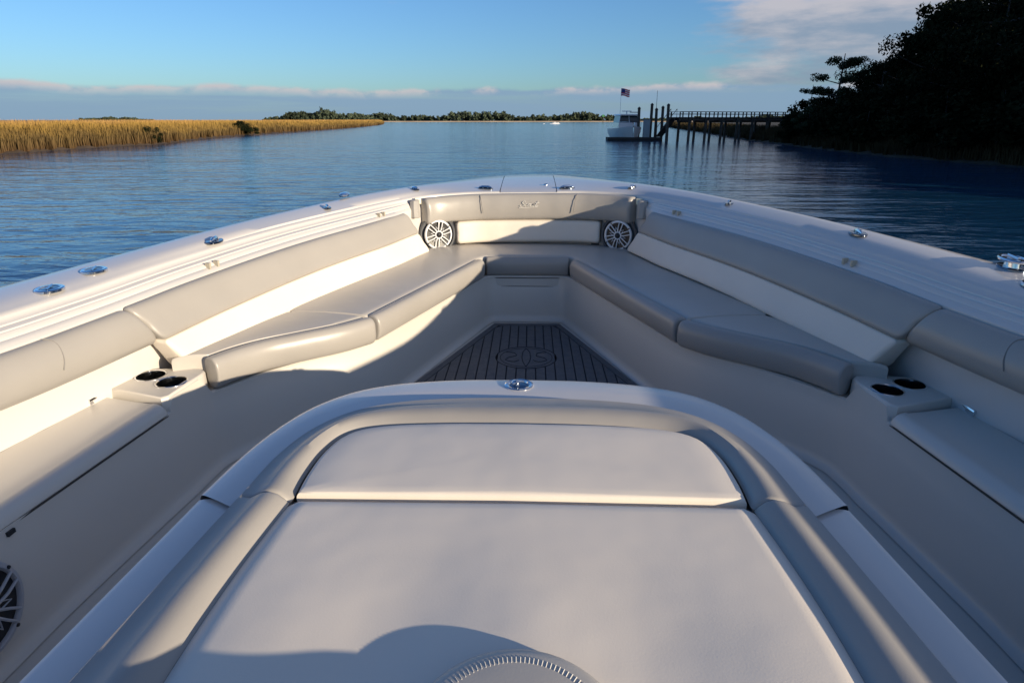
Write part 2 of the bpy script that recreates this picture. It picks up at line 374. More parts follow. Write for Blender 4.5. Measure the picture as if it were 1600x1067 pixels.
def make_tree(name, h, spread, seed, kind='oak'):
    random.seed(seed); np.random.seed(seed)
    root = empty(name); tb = MB(); clumps = []
    lean = Vector((random.uniform(-.06, .06), random.uniform(-.06, .06), 0))
    tr = [Vector((0, 0, -0.6)) + lean * 0, Vector((0, 0, h * .2)) + lean * h * .2, Vector((0.1, 0, h * .5)) + lean * h * .5, Vector((0.0, .1, h * .9)) + lean * h * .9]
    tp = spl(tr, 9); tb.tube(tp, [h * .028 * (1 - .85 * i / 8) for i in range(9)], 8)
    if kind == 'oak':
        n = 26
        for i in range(n):
            f = random.uniform(.12, .95); p = tp[min(8, int(f * 8))]; a = i * 2.4 + random.uniform(-.4, .4)
            L_ = spread * math.sqrt(max(0.08, 1 - ((f - .45) / .6) ** 2)) * random.uniform(.55, 1.05)
            e_ = p + Vector((math.cos(a) * L_, math.sin(a) * L_, L_ * random.uniform(.0, .45)))
            mid = p.lerp(e_, .5) + Vector((0, 0, -.05 * L_)); tb.tube([p, mid, e_], [h * .010, h * .007, h * .003], 5)
            for q in range(4):
                c = p.lerp(e_, random.uniform(.45, 1.1)) + Vector((random.gauss(0, .5), random.gauss(0, .5), random.gauss(0.1, .4))) * (spread * .22)
                clumps.append((c, spread * random.uniform(.14, .27)))
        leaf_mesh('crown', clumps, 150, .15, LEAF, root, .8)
    elif kind == 'pine':
        for i in range(24):
            f = random.uniform(.30, 1.0); p = tp[min(8, int(f * 8))]; a = i * 2.4
            L_ = spread * random.uniform(.35, 1.0) * (1.25 - f * .6); e_ = p + Vector((math.cos(a) * L_, math.sin(a) * L_, L_ * .25))
            tb.tube([p, p.lerp(e_, .5), e_], [h * .007, h * .005, h * .003], 5)
            for q in range(3): clumps.append((p.lerp(e_, random.uniform(.75, 1.1)) + Vector((random.gauss(0, .25), random.gauss(0, .25), .15)), spread * random.uniform(.16, .26)))
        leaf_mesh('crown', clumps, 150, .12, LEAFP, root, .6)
    else:
        for i in range(34):
            a = random.uniform(0, 6.28); q = math.sqrt(random.random()) * spread; z = random.uniform(.1, 1) * h * math.sqrt(max(.1, 1 - (q / spread) ** 2 * .7))
            clumps.append((Vector((math.cos(a) * q, math.sin(a) * q, z)), spread * random.uniform(.2, .34)))
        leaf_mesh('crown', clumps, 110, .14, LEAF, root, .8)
    tb.build('trunk', BARK, root); return root
def copy_tree(o, parent=None):
    c = o.copy(); col.objects.link(c)
    if parent: c.parent = parent
    for ch in [q for q in PROTO[o.name] ] if o.name in PROTO else []:
        d = ch.copy(); col.objects.link(d); d.parent = c
    return c
PROTO = {}
protos = {'oak': [make_tree('oak_tree', 10, 4.6, s, 'oak') for s in (11, 12, 13)], 'pine': [make_tree('pine_tree', 10, 3.3, s, 'pine') for s in (21, 22)], 'shrub': [make_tree('shrub', 3.2, 2.2, s, 'shrub') for s in (31, 32)]}
bpy.context.view_layer.update()
for k in protos:
    for o in protos[k]: PROTO[o.name] = list(o.children)
used = set(); tcount = {'oak': 0, 'pine': 0, 'shrub': 0}
def place_tree(kind, x, y, h, label, group=None, rz=None, wide=1.0, z=0.5):
    i = tcount[kind] % len(protos[kind]); tcount[kind] += 1; p = protos[kind][i]
    if kind == 'oak' and y > 0:
        rr = (x - .40 * h * wide) / y; tab = [(.36, .01), (.385, .035), (.42, .075), (.467, .10), (.50, .135), (.526, .156), (.57, .30), (9, .5)]
        k = next((q for q in range(len(tab)) if tab[q][0] > rr), 7); lim = tab[0][1] if k == 0 else tab[k - 1][1] + (tab[k][1] - tab[k - 1][1]) * (rr - tab[k - 1][0]) / (tab[k][0] - tab[k - 1][0])
        h = min(h, (2 - z + y * lim) * 1.0)
        if h < 3.2: return None
    if p.name in used: o = copy_tree(p)
    else: used.add(p.name); o = p
    base = {'oak': 10, 'pine': 10, 'shrub': 3.2}[kind]; s = h / base
    o.location = (x, y, z); o.rotation_euler.z = rz if rz is not None else random.uniform(0, 6.28); o.scale = (s * wide, s * wide, s)
    tag(o, label, {'oak': 'tree', 'pine': 'pine tree', 'shrub': 'shrub'}[kind], group); return o
random.seed(5)
place_tree('shrub', 22.3, 57.0, 2.2, 'low dark shrub at the tip of the right hand tree line, nearest the pier', rz=1)
place_tree('shrub', 24.2, 59.5, 3.0, 'rounded dark shrub just behind the pier end of the tree line', rz=2)
place_tree('oak', 24.0, 54.5, 4.2, 'small dark tree that forms the lowest step of the tree line by the pier', 'trees on the right bank', rz=.6, wide=.75)
place_tree('pine', 23.6, 53.5, 6.9, 'slender pine with flat tufted top sticking out left of the tall trees', rz=2.1, wide=.95)
place_tree('pine', 22.6, 55.5, 4.6, 'short tufted pine on the outer edge of the tree line', rz=4.0, wide=.8)
place_tree('oak', 26.4, 52.5, 6.4, 'dark broad tree directly right of the flat topped pine', 'trees on the right bank', rz=1.2, wide=.8)
place_tree('oak', 28.4, 49.5, 8.8, 'tall dark tree whose crown reaches the top edge of the photo first', 'trees on the right bank', rz=3.3, wide=.85)
place_tree('oak', 28.2, 44.5, 10.6, 'tall dark tree with sky showing through its crown at the top right', 'trees on the right bank', rz=5.0, wide=.9)
deep = 'tall dark tree inside the black mass of trees on the right bank'
for x, y, h in ((25.0, 44, 7.5), (24.6, 37.5, 8.5), (29.5, 38.5, 11.5), (25.5, 31.5, 9.0), (24.8, 25.5, 9.5), (24.2, 19, 9.5), (24.6, 12.5, 10), (30.5, 32.5, 12), (30.5, 26, 12), (30, 19.5, 11.5), (30.5, 13, 12), (31.5, 47, 12), (29, 56, 8.5), (33, 58, 10), (27, 63, 7), (32, 67, 8)):
    place_tree('oak', x + random.uniform(-.5, .5), y + random.uniform(-.8, .8), h, deep, 'trees on the right bank', wide=.95)
for i in range(6):
    for j in range(10):
        x = 37 + i * 6.5 + random.uniform(-1.6, 1.6); y = 8 + j * 6.8 + (i % 2) * 3 + random.uniform(-1.8, 1.8)
        if y < 5 + (x - 37) * -0.1: continue
        place_tree('oak', x, y, random.uniform(12, 15.5), deep, 'trees on the right bank', wide=.95, z=1.2)
for k, (x, y, h) in enumerate(((22.9, 50.5, 3.0), (22.6, 46, 3.2), (22.8, 42, 3.2), (22.7, 38, 3.4), (23.2, 34, 3.2), (23.6, 30, 3.4), (23.2, 26, 3.2), (22.8, 22, 3.3), (22.4, 18, 3.1), (26.5, 35, 4), (27, 41, 4), (26.8, 47, 4), (27.5, 29, 4), (27.5, 23, 4), (25.5, 52, 3.5), (28, 60, 4), (25.6, 57, 3.2), (31, 53, 4.5), (33, 42, 4.5), (33.5, 36, 4.5), (34, 30, 4.5), (34, 24, 4.5))):
    place_tree('shrub', x, y, h, 'dark leafy undergrowth shrub below the trees on the right bank', 'undergrowth on the right bank', wide=1.15)
# two dark bushes at the edge of the left marsh
def pxbush(x, y, h, lab, w): place_tree('shrub', x, y, h, lab, wide=w, z=0.1)
pxbush(-33.1, 57.5, 1.45, 'dark green bush in the golden marsh edge, the nearer and left of two', 0.85)
pxbush(-39.9, 92.8, 1.7, 'dark green bush in the golden marsh edge, the farther and right of two', 1.6)

# far woodland across the river: ragged crowns joined into one mass
def woodland(name, pts, base_h, label, seed):
    random.seed(seed); np.random.seed(seed); cl = []
    path = even(pts, 400)
    for i, p in enumerate(path):
        f = i / 399; env = math.sin(math.pi * min(1, max(0, f))) ** .45
        hh = base_h * env * (0.62 + 0.20 * math.sin(f * 23 + seed) + 0.13 * math.sin(f * 61) + random.uniform(0, .22))
        for q in range(3): cl.append((p + Vector((random.uniform(-3, 3), random.uniform(-4, 20), hh * random.uniform(.15, .85))), hh * random.uniform(.16, .30)))
    o = leaf_mesh(name, cl, 30, 1.3, LEAFF, None); tag(o, label, 'woodland', kind='stuff'); return o
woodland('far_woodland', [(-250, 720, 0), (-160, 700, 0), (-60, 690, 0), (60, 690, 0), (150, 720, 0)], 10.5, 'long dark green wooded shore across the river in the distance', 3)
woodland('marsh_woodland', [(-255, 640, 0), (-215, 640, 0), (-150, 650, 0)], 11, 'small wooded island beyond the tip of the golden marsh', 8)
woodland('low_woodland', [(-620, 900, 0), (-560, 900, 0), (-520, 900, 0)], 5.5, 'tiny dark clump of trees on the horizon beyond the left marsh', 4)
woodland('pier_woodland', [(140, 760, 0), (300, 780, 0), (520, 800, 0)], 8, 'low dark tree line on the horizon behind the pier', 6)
SANDY = mat('sandy_shore', (0.30, 0.24, 0.18), 0.9, var=0.2, vscale=0.05)
sh = mesh('far_shore', [(-900, 640, .0), (-230, 620, .0), (0, 655, .0), (160, 670, .0), (700, 720, .0), (700, 720, .9), (160, 671, .9), (0, 656, .9), (-230, 621, .9), (-900, 641, .9), (-900, 1800, 1.2), (700, 1800, 1.2)], [(0, 1, 8, 9), (1, 2, 7, 8), (2, 3, 6, 7), (3, 4, 5, 6), (9, 8, 7, 6, 5, 11, 10)], SANDY, smooth=False); tag(sh, kind='structure')

# ================================================================== PIER, FLOATING DOCK, SMALL BOATS
pier = empty('pier', (14.0, 66.8, 0)); tag(pier, 'long dark wooden pier with railing running to the wooded right bank', 'pier')
pa, pb = Vector((0, 0, 0)), Vector((21, 9.5, 0)); pd = (pb - pa).normalized(); pl_ = (pb - pa).length; pn = Vector((-pd.y, pd.x, 0)); prz = math.atan2(pd.y, pd.x)
m = MB()
for i in range(int(pl_ / .15)): m.box(pa + pd * (i * .15 + .07) + Vector((0, 0, 2.22 + random.uniform(-.006, .006))), (.135, 1.9, .045), prz)
tag(m.build('deck_board', WOOD, pier, smooth=False), kind='stuff')
for s in (-.8, 0, .8): MB().box((pa + pb) / 2 + pn * s + Vector((0, 0, 2.06)), (pl_, .1, .27), prz).build('joist', WOOD, pier, smooth=False)
k = 0; d = 1.2
while d < pl_:
    for s in (-.85, .85):
        q = pa + pd * d + pn * s; MB().tube([q + Vector((0, 0, -1.5)), q + Vector((0.02, 0, 2.15))], .13, 10).build('piling', WOOD, pier)
    q = pa + pd * d; MB().box(q + Vector((0, 0, 1.86)), (.14, 2.2, .22), prz).build('cross_beam', WOOD, pier, smooth=False); d += 1.95
d = .3
while d < pl_:
    for s in (-.93, .93): MB().box(pa + pd * d + pn * s + Vector((0, 0, 2.42)), (.09, .09, .62), prz).build('rail_post', WOOD, pier, smooth=False)
    d += 1.05
for s in (-.93, .93):
    MB().box((pa + pb) / 2 + pn * s + Vector((0, 0, 2.755)), (pl_, .15, .04), prz).build('top_rail', WOOD, pier, smooth=False)
    MB().box((pa + pb) / 2 + pn * (s * .95) + Vector((0, 0, 2.53)), (pl_, .035, .06), prz).build('mid_rail', WOOD, pier, smooth=False)
dock = empty('floating_dock', (10.3, 68.2, 0)); tag(dock, 'low dark floating dock in front of the moored white boat', 'dock')
MB().box((0, 0, .14), (5.3, 1.8, .3)).build('float', mat('dark_dock_float', (0.02, 0.02, 0.022), 0.7), dock, smooth=False)
m = MB()
for i in range(35): m.box((-2.6 + i * .153, 0, .32), (.14, 1.84, .04))
tag(m.build('deck_board', WOOD, dock, smooth=False), kind='stuff')
MB().box((0, -.93, .27), (5.34, .05, .16)).build('rub_strip', BLACK, dock, smooth=False)
for i, (x, y, zt, lab) in enumerate(((10.95, 69.3, 3.1, 'dark piling right beside the moored white boat'), (12.15, 69.3, 3.45, 'tallest dark piling, second from the moored boat'), (12.75, 69.5, 3.0, 'shortest dark piling in the middle of the cluster at the dock'), (13.35, 69.5, 3.2, 'dark piling second from the pier end of the cluster'), (13.35, 66.6, 3.35, 'thick dark piling where the pier begins'), )):
    o = empty('dock_piling', (x, y, 0)); tag(o, lab, 'piling', 'pilings around the floating dock')
    r = .15; o.rotation_euler = (R(random.uniform(-.8, .8)), R(random.uniform(-1.2, 1.2)), 0); MB().tube([(0, 0, -2), (.01, 0, zt * .5), (0, 0, zt)], [r * 1.08, r, r * .93], 12).build('post', WOOD, o)
    MB().lathe([(r + .02, zt - .05), (r + .02, zt + .02), (.02, zt + .16)], 12, cap=True).build('cap', BLACK, o)
o = empty('radio_mast', (12.75, 69.9, 2.2)); tag(o, 'thin dark upright mast among the dock pilings', 'mast')
MB().tube([(0, 0, -2.2), (0, 0, 2.6)], [.03, .018], 6).build('pole', BLACK, o)
ramp_ = empty('gangway_frame', (13.1, 67.5, 0)); tag(ramp_, 'dark sloping gangway between the pier and the floating dock', 'gangway')
MB().loft([[(-.3, 1.6, .36), (.3, 1.6, .36), (.3, 1.6, .50), (-.3, 1.6, .50)], [(.6, -.3, 2.1), (1.2, -.3, 2.1), (1.2, -.3, 2.24), (.6, -.3, 2.24)]], True, True).build('walkway', WOOD, ramp_)
for s in (0, .6): MB().tube([(-.3 + s, 1.6, .4), (-.3 + s, 1.6, 1.3), (.6 + s, -.3, 3.0), (.6 + s, -.3, 2.1)], .03, 6).build('handrail', WOOD, ramp_)
cab = empty('dock_cabinet', (11.65, 68.6, .34)); tag(cab, 'pale grey cabinet standing between the pilings on the dock', 'cabinet')
CABM = mat('pale_grey_paint', (0.30, 0.36, 0.38), 0.5)
MB().box((0, 0, .85), (.62, .5, 1.7)).build('body', CABM, cab, smooth=False); MB().box((0, 0, 1.73), (.72, .6, .06)).build('lid', WOOD, cab, smooth=False)
MB().box((0, -.26, .85), (.52, .02, 1.5)).build('door', CABM, cab, smooth=False)

mb_ = empty('moored_boat', (10.05, 70.9, 0), R(6)); tag(mb_, 'white motor boat with dark windshield moored at the dock, seen bow first', 'boat')
def hullrow(y, w, zt, zk): return [(-w, y, zt), (-w * .95, y, zt - .45), (-w * .7, y, .05), (0, y, zk), (w * .7, y, .05), (w * .95, y, zt - .45), (w, y, zt)]
hr = [hullrow(-2.6, .05, 1.35, 1.1), hullrow(-2.2, .62, 1.32, .2), hullrow(-1.4, 1.12, 1.26, -.2), hullrow(0, 1.35, 1.18, -.35), hullrow(2.2, 1.38, 1.12, -.35), hullrow(3.6, 1.32, 1.1, -.3)]
MB().loft(hr, cap=False).build('hull', GEL, mb_)
MB().loft([[r[0], ((r[0][0]) * .5, r[0][1], r[0][2] + .06), (0, r[0][1], r[0][2] + .09), (r[6][0] * .5, r[0][1], r[0][2] + .06), r[6]] for r in hr[:4]]).build('foredeck', GEL, mb_)
MB().loft([[hr[-1][0], hr[-1][1], hr[-1][2], hr[-1][3], hr[-1][4], hr[-1][5], hr[-1][6]], [(x * 1, y + .02, z) for x, y, z in hr[-1]]]).build('transom', GEL, mb_)
cr = lambda y, w, z: [(-w, y, z), (w, y, z)]
MB().loft([[(-1.12, -.9, 1.25), (1.12, -.9, 1.25), (1.12, 2.2, 1.25), (-1.12, 2.2, 1.25)], [(-1.06, -.7, 1.72), (1.06, -.7, 1.72), (1.06, 2.15, 1.72), (-1.06, 2.15, 1.72)]], True, True).build('cabin', GEL, mb_)
MB().loft([[(-1.05, -.7, 1.725), (1.05, -.7, 1.725), (1.05, 2.1, 1.725), (-1.05, 2.1, 1.725)], [(-.86, -.35, 2.42), (.86, -.35, 2.42), (.9, 2.0, 2.42), (-.9, 2.0, 2.42)]], True, True).build('windshield', GLASSD, mb_)
for sx in (-1, 1):
    MB().tube([(sx * 1.07, -.72, 1.72), (sx * .87, -.36, 2.45)], .035, 6).build('window_post', WHITEP, mb_)
MB().tube([(0, -.72, 1.72), (0, -.36, 2.45)], .025, 6).build('window_post', WHITEP, mb_)
MB().loft([[(-.98, -.6, 2.43), (.98, -.6, 2.43), (.98, 2.3, 2.43), (-.98, 2.3, 2.43)], [(-.9, -.5, 2.56), (.9, -.5, 2.56), (.9, 2.2, 2.56), (-.9, 2.2, 2.56)]], True, True).build('hardtop', GEL, mb_)
MB().tube([(-.5, .6, 2.85), (.5, .6, 2.85)], .05, 6).build('radar_bar', WHITEP, mb_); MB().tube([(0, .6, 2.55), (0, .6, 2.85)], .06, 6).build('radar_mount', WHITEP, mb_)
MB().box((.75, .4, 2.74), (.9, .3, .07)).build('spotlight_bar', BLACK, mb_, smooth=False)
for sx in (-1, 1):
    MB().tube([(sx * .05, -2.55, 1.36), (sx * .1, -2.5, 1.75), (sx * .7, -2.0, 1.8), (sx * 1.12, -1.2, 1.78), (sx * 1.2, -.8, 1.28)], .022, 6).build('bow_rail', CHROME, mb_)
MB().tube([(-.42, 1.8, 2.5), (-.42, 1.8, 5.15)], [.022, .012], 6).build('flag_pole', WHITEP, mb_)
V, F, I = [], [], []
for j in range(8):
    for i in range(13):
        u = i / 12; V.append((-.42 + .95 * u, 1.8 + .12 * math.sin(u * 7 + j * .2), 5.12 - j / 7 * .72 - .12 * u + .04 * math.sin(u * 6)))
for j in range(7):
    for i in range(12): F.append((j * 13 + i, j * 13 + i + 1, (j + 1) * 13 + i + 1, (j + 1) * 13 + i)); I.append(2 if (i < 5 and j < 4) else (0 if j % 2 == 0 else 1))
mesh('flag', V, F, FLAGR, mb_, mats=[FLAGR, FLAGW, FLAGB], midx=I)

tb = empty('distant_boat', (12.3, 344, 0), R(80)); tb.scale = (.6, .6, .6); tag(tb, 'tiny white boat under way far out on the river', 'boat')
MB().loft([hullrow(-3, .1, 1.1, .6), hullrow(-1.5, .9, 1.0, -.2), hullrow(2.5, 1.1, .9, -.2)]).build('hull', WHITEP, tb); MB().box((0, .6, 1.2), (1.0, 1.4, .9)).build('cabin', WHITEP, tb, smooth=False)
FOAM = mat('white_foam', (0.75, 0.77, 0.78), 0.7)
m = MB(); random.seed(9)
for i in range(26): m.lathe([(.6, 0), (.4, .15), (.05, .2)], 6, Matrix.Translation((12.3 + random.gauss(0, 2.6), 344 + random.uniform(-.8, .8), .0)) @ Matrix.Scale(random.uniform(.4, 1.2), 4))
tag(m.build('wake_foam', FOAM), 'white wake foam trailing the tiny far boat', 'wake', kind='stuff')
cm = empty('channel_marker', (52.5, 498, 0)); tag(cm, 'thin channel marker post far out in front of the wooded shore', 'channel marker')
MB().tube([(0, 0, -2), (0, 0, 5.2)], .22, 8).build('post', WOOD, cm); MB().box((0, -.2, 4.8), (1.5, .08, 1.5)).build('dayboard', mat('green_board', (0.04, 0.2, 0.08), 0.6), cm, smooth=False)

# ================================================================== OUR BOAT
boat = empty('bow_rider_boat', (0, 0, 0)); tag(boat, 'white open bow boat in the foreground with grey and cream cushions around its foot well', 'boat')
def B_(mb, name, m, parent=None, **k): return mb.build(name, m, parent or boat, **k)
Actl = [(0, 4.94, .385), (.17, 4.90, .385), (.40, 4.62, .385), (.74, 4.16, .388), (.92, 3.82, .392), (1.07, 3.45, .398), (1.27, 2.83, .41), (1.43, 2.32, .43), (1.565, 1.9, .45), (1.66, 1.45, .455), (1.74, .9, .405), (1.80, .2, .395), (1.83, -1, .40), (1.80, -3, .42)]  # unseen aft sheer raised on both lines to shade the lounge's right rim
Bctl = [(0, 4.09, .42), (.17, 4.085, .42), (.38, 4.055, .42), (.62, 3.94, .425), (.77, 3.70, .43), (.90, 3.40, .435), (1.10, 2.80, .44), (1.255, 2.22, .455), (1.345, 1.80, .47), (1.42, 1.35, .465), (1.475, .85, .415), (1.51, .1, .405), (1.51, -1, .41), (1.48, -3, .43)]
NA = 150
Apt = spl(Actl, NA); Bpt = spl(Bctl, NA)
def tilt(p): return Vector((p.x, p.y, p.z - .010 * p.x))       # the boat heels a touch
def mir(p): return Vector((-p.x, p.y, p.z))
AF = [mir(p) for p in Apt[:0:-1]] + Apt; BF = [mir(p) for p in Bpt[:0:-1]] + Bpt     # port ... bow ... starboard
C0 = NA - 1
def nrm_at(L_, i):
    a = L_[max(0, i - 1)]; c = L_[min(len(L_) - 1, i + 1)]; d = Vector((c.x - a.x, c.y - a.y, 0)).normalized(); return Vector((d.y, -d.x, 0))   # port->starboard travel: inboard is to the right of travel
NB = [nrm_at(BF, i) for i in range(len(BF))]
def sstep(x, a, b_): t = max(0, min(1, (x - a) / (b_ - a))); return t * t * (3 - 2 * t)
WF = [sstep(abs(p.x), .62, .84) for p in BF]
def toP(v): v = tilt(v); return P(v.x, v.y, v.z)
def gsec(i):
    a, b_ = AF[i], BF[i]; n = NB[i]; w = WF[i]; q = (b_ - a); q.z = 0; qn = q.normalized(); r = []
    for d, h in ((.008, .075), (0, .045), (.002, .018), (.012, .005), (.03, .0)): v = a + qn * d; v.z = a.z + h; r.append(v)
    for t in (.3, .6, .85): v = a.lerp(b_, t); v.z = a.z + (b_.z - a.z) * t - .008 * math.sin(math.pi * t); r.append(v)
    for nn, d in ((-.02, .0), (-.006, .002), (0, .008)): v = b_ + n * nn; v.z = b_.z + d; r.append(v)
    return r
def stepsec(i):
    b_ = BF[i]; n = NB[i]; w = WF[i]; r = []
    aft = sstep(-b_.y, -1.9, -1.8)
    for nn, d in ((0, .008), (.004, .014), (.012, .020), (.019, .0235), (.021, .031), (.025, .031), (.027, .027), (.040, .032), (.042, .0375), (.045, .0375), (.047, .036), (.060, .045), (.062, .0505), (.065, .0505), (.078, .060), (.084, .066), (.086, .10), (.084, .24), (.070, .34), (.070, .46)):
        v = b_ + n * (nn * (.12 + .88 * w)); v.z = b_.z + d; r.append(v)
    return r
def idx_y(y, side=1):
    best = min(range(C0, len(BF)), key=lambda i: abs(BF[i].y - y) + (9 if BF[i].x < .7 and y < 3.9 else 0)); return best if side > 0 else 2 * C0 - best
hs = [i for i in range(C0, len(BF)) if BF[i].x > .165][0]
gap = 1
B_(MB().loft([[toP(v) for v in gsec(i)] for i in range(0, 2 * C0 - hs + 1)]), 'gunwale', GEL)
B_(MB().loft([[toP(v) for v in gsec(i)] for i in range(hs, len(BF))]), 'gunwale', GEL)
hx = BF[hs].x - .0035
def hatchrow(x):
    a = Vector((x, 4.94 - 1.4 * x * x, .385)); b_ = Vector((x, 4.09 - .2 * x * x, .42)); r = []
    for d, h in ((.008, .05), (.002, .018), (.012, .006), (.03, .001)): r.append(Vector((x, a.y - d, a.z + h)))
    for t in (.25, .5, .75, .95): v = a.lerp(b_, t); v.z -= .010 * math.sin(math.pi * t) - .001; r.append(v)
    r.append(Vector((x, b_.y, b_.z + .008))); r.append(Vector((x, b_.y + .002, b_.z + .03))); return r
hat = B_(MB().loft([[toP(v) for v in hatchrow(hx * (k / 10 - 1))] for k in range(21)]), 'anchor_hatch', GEL)
B_(MB().loft([[toP(Vector((x, 4.85, .43))), toP(Vector((x, 4.1, .45)))] for x in (-.22, .22)]), 'anchor_locker', SEAM)
B_(MB().loft([[toP(v) for v in stepsec(i)] for i in range(len(BF))]), 'coaming', GEL)
# outer hull with rub rail
def hullsec(i):
    a = AF[i]; q = BF[i] - a; q.z = 0; q.normalize(); r = []
    for d, h in ((.008, .07), (.03, .12), (.10, .5), (.24, 1.2), (.42, 1.75), (.75, 2.25)): v = a + q * d * (1.0 + .5 * (abs(a.x) < .5)); r.append(Vector((v.x, v.y, h + (a.z if h < .2 else 0)))) 
    return r
B_(MB().loft([[toP(v) for v in hullsec(i)] for i in range(0, len(BF), 2)]), 'hull', GEL)
B_(MB().tube([toP(Vector((p.x * 1.004, p.y + .006, p.z + .06))) for p in AF[::2]], .016, 6), 'rub_rail', CHROME)
B_(MB().loft([[P(-1.8, -3, .5), P(1.8, -3, .5)], [P(-1.4, -3.05, 2.2), P(1.4, -3.05, 2.2)]]), 'transom', GEL)

# liner: riser wall round the foot well
FLOORH = 1.112
Rctl = [(0, 3.60, .845), (.20, 3.60, .845), (.232, 3.575, .845), (.262, 3.50, .845), (.435, 2.96, .845), (.60, 2.44, .845), (.69, 2.31, .845), (.80, 2.215, .845), (.91, 2.12, .85), (.985, 2.02, .852), (1.02, 1.96, .852), (1.038, 1.925, .85)]
Rlow = Rctl + [(1.047, 1.89, .795), (1.055, 1.80, .795), (1.058, 1.725, .795), (1.059, 1.72, .80), (1.072, 1.6, .80), (1.108, 1.2, .80), (1.13, .6, .80), (1.14, -.5, .80), (1.12, -2.9, .80)]
Rp = []
for a, c in zip(Rlow, Rlow[1:]):
    n_ = max(2, int((Vector(a) - Vector(c)).length / .05)); Rp += [Vector(a).lerp(Vector(c), k / n_) for k in range(n_)]
Rp.append(Vector(Rlow[-1]))
for _ in range(2):
    Q = [p.copy() for p in Rp]
    for i in range(1, len(Rp) - 1): Q[i].x = (Rp[i - 1].x + 2 * Rp[i].x + Rp[i + 1].x) / 4; Q[i].y = (Rp[i - 1].y + 2 * Rp[i].y + Rp[i + 1].y) / 4
    Rp = Q
RF = [mir(p) for p in Rp[:0:-1]] + Rp
def riser(i):
    p = RF[i]; n = nrm_at(RF, i); o = []
    box = p.z < .83; bt = .0 if p.y > 1.722 else .040
    prof = ((-.03, p.z), (-.006, p.z + .0005), (0, p.z + .006), (.001, .90), (.006, .912), (.006, 1.075), (.010, 1.095), (.022, 1.108), (.035, FLOORH)) if not box else ((-.03, p.z + bt - .011), (-.012, p.z + bt - .010), (-.004, p.z + bt - .004), (.001, .90), (.006, .912), (.006, 1.075), (.010, 1.095), (.022, 1.108), (.035, FLOORH))
    for nn, h in prof: v = p + n * nn; o.append(P(v.x, v.y, h))
    return o
B_(MB().loft([riser(i) for i in range(len(RF))]), 'liner_wall', LINER)
B_(MB().loft([[P(-1.3, y, FLOORH + .003), P(1.3, y, FLOORH + .003)] for y in (-3, 0, 3.8)]), 'cockpit_floor', LINER, smooth=False)
# shelf under the seat cushions, from riser to hull side
sh_rows = []
for i in range(len(BF)):
    b_ = BF[i]
    if b_.y < 1.5: continue
    v = b_ + NB[i] * .05; c = Vector((0, 3.2, 0)) if b_.y > 3.2 else Vector((0, b_.y, 0))
    sh_rows.append(v)
Gc = [(0, 3.62, 0), (.2, 3.62, 0), (.235, 3.60, 0), (.262, 3.53, 0), (.435, 2.98, 0), (.61, 2.435, 0)]
def seat_base():
    inner = [p for p in Rp if p.y > 1.93]; inn = [mir(p) for p in inner[:0:-1]] + inner
    ou = [v for v in sh_rows if v.y > 1.9]; a = even([Vector((p.x, p.y, 0)) for p in inn], 80); c = even([Vector((p.x, p.y, 0)) for p in ou], 80)
    return MB().loft([[P(p.x, p.y, .853), P(q.x, q.y, .853)] for p, q in zip(a, c)])
B_(seat_base(), 'seat_base', LINER)

# ---- cushions that follow the coaming
def sweepB(i0, i1, sec, r0=.02, r1=.02, step=1, hfun=None, smooth_n=40, shear=0.0):
    sec = rsec(sec, smooth_n); rows = []
    rng = list(range(i0, i1 + 1, step)) if i1 > i0 else list(range(i0, i1 - 1, -step))
    for i in rng:
        b_ = BF[i]; n = NB[i]; k = hfun(i) if hfun else 1.0; row = []
        for nn, d in sec:
            v = b_ + n * (nn * k) + Vector((n.y, -n.x, 0)) * (shear * (d - .07) * (1 if b_.x < 0 else -1)); v.z = b_.z + d; row.append(toP(v))
        rows.append(row)
    return MB().loft(puff(rows, r0, r1), True, True)
SEC_BG = [(.084, .075), (.098, .066), (.118, .074), (.134, .098), (.150, .135), (.163, .165), (.166, .180), (.155, .190), (.12, .192), (.09, .18), (.085, .12)]
SEC_BC = [(.10, .190), (.150, .190), (.163, .192), (.170, .205), (.184, .235), (.200, .27), (.206, .295), (.195, .305), (.15, .308), (.11, .305), (.10, .25)]
SHEAR = -.55
def bowk(i): return .62 + .38 * sstep(abs(BF[i].x), .70, .95)
for s, lab in ((1, 'starboard'), (-1, 'port')):
    i0 = idx_y(3.70, s); i1 = idx_y(1.90, s)
    B_(sweepB(i0, i1, SEC_BG, .025, .02, hfun=bowk, shear=SHEAR), 'backrest_bolster', GREY)
    B_(sweepB(i0, i1, SEC_BC, .02, .02, hfun=bowk, shear=SHEAR), 'backrest_cushion', CREAM)
    # aft bolster and the white panel under it
    SEC_AG = [(.084, .080), (.096, .070), (.115, .076), (.132, .095), (.146, .125), (.150, .155), (.144, .182), (.125, .200), (.10, .205), (.088, .195), (.085, .13)]
    j0 = idx_y(1.875, s); j1 = idx_y(-1.4, s)
    o = B_(sweepB(j0, j1, SEC_AG, .02, .02, shear=SHEAR), 'side_bolster', GREY)
for s in (1, -1):
    sb_ = [o for o in boat.children if o.name.startswith('side_bolster')][0 if s > 0 else 1]; i = idx_y(1.60, s); pts = []
    for t, (nn, d) in enumerate([(.100, .0685), (.116, .0745), (.133, .093), (.1475, .123), (.1515, .150)]):
        v = BF[i] + NB[i] * nn + Vector((0, .016 * math.sin(t * .9), 0)); v.z = BF[i].z + d; pts.append(toP(v))
    MB().tube(spl(pts, 14), .0016, 5).build('stitched_seam', mat('dark_thread', (0.22, 0.21, 0.2), .7), sb_)
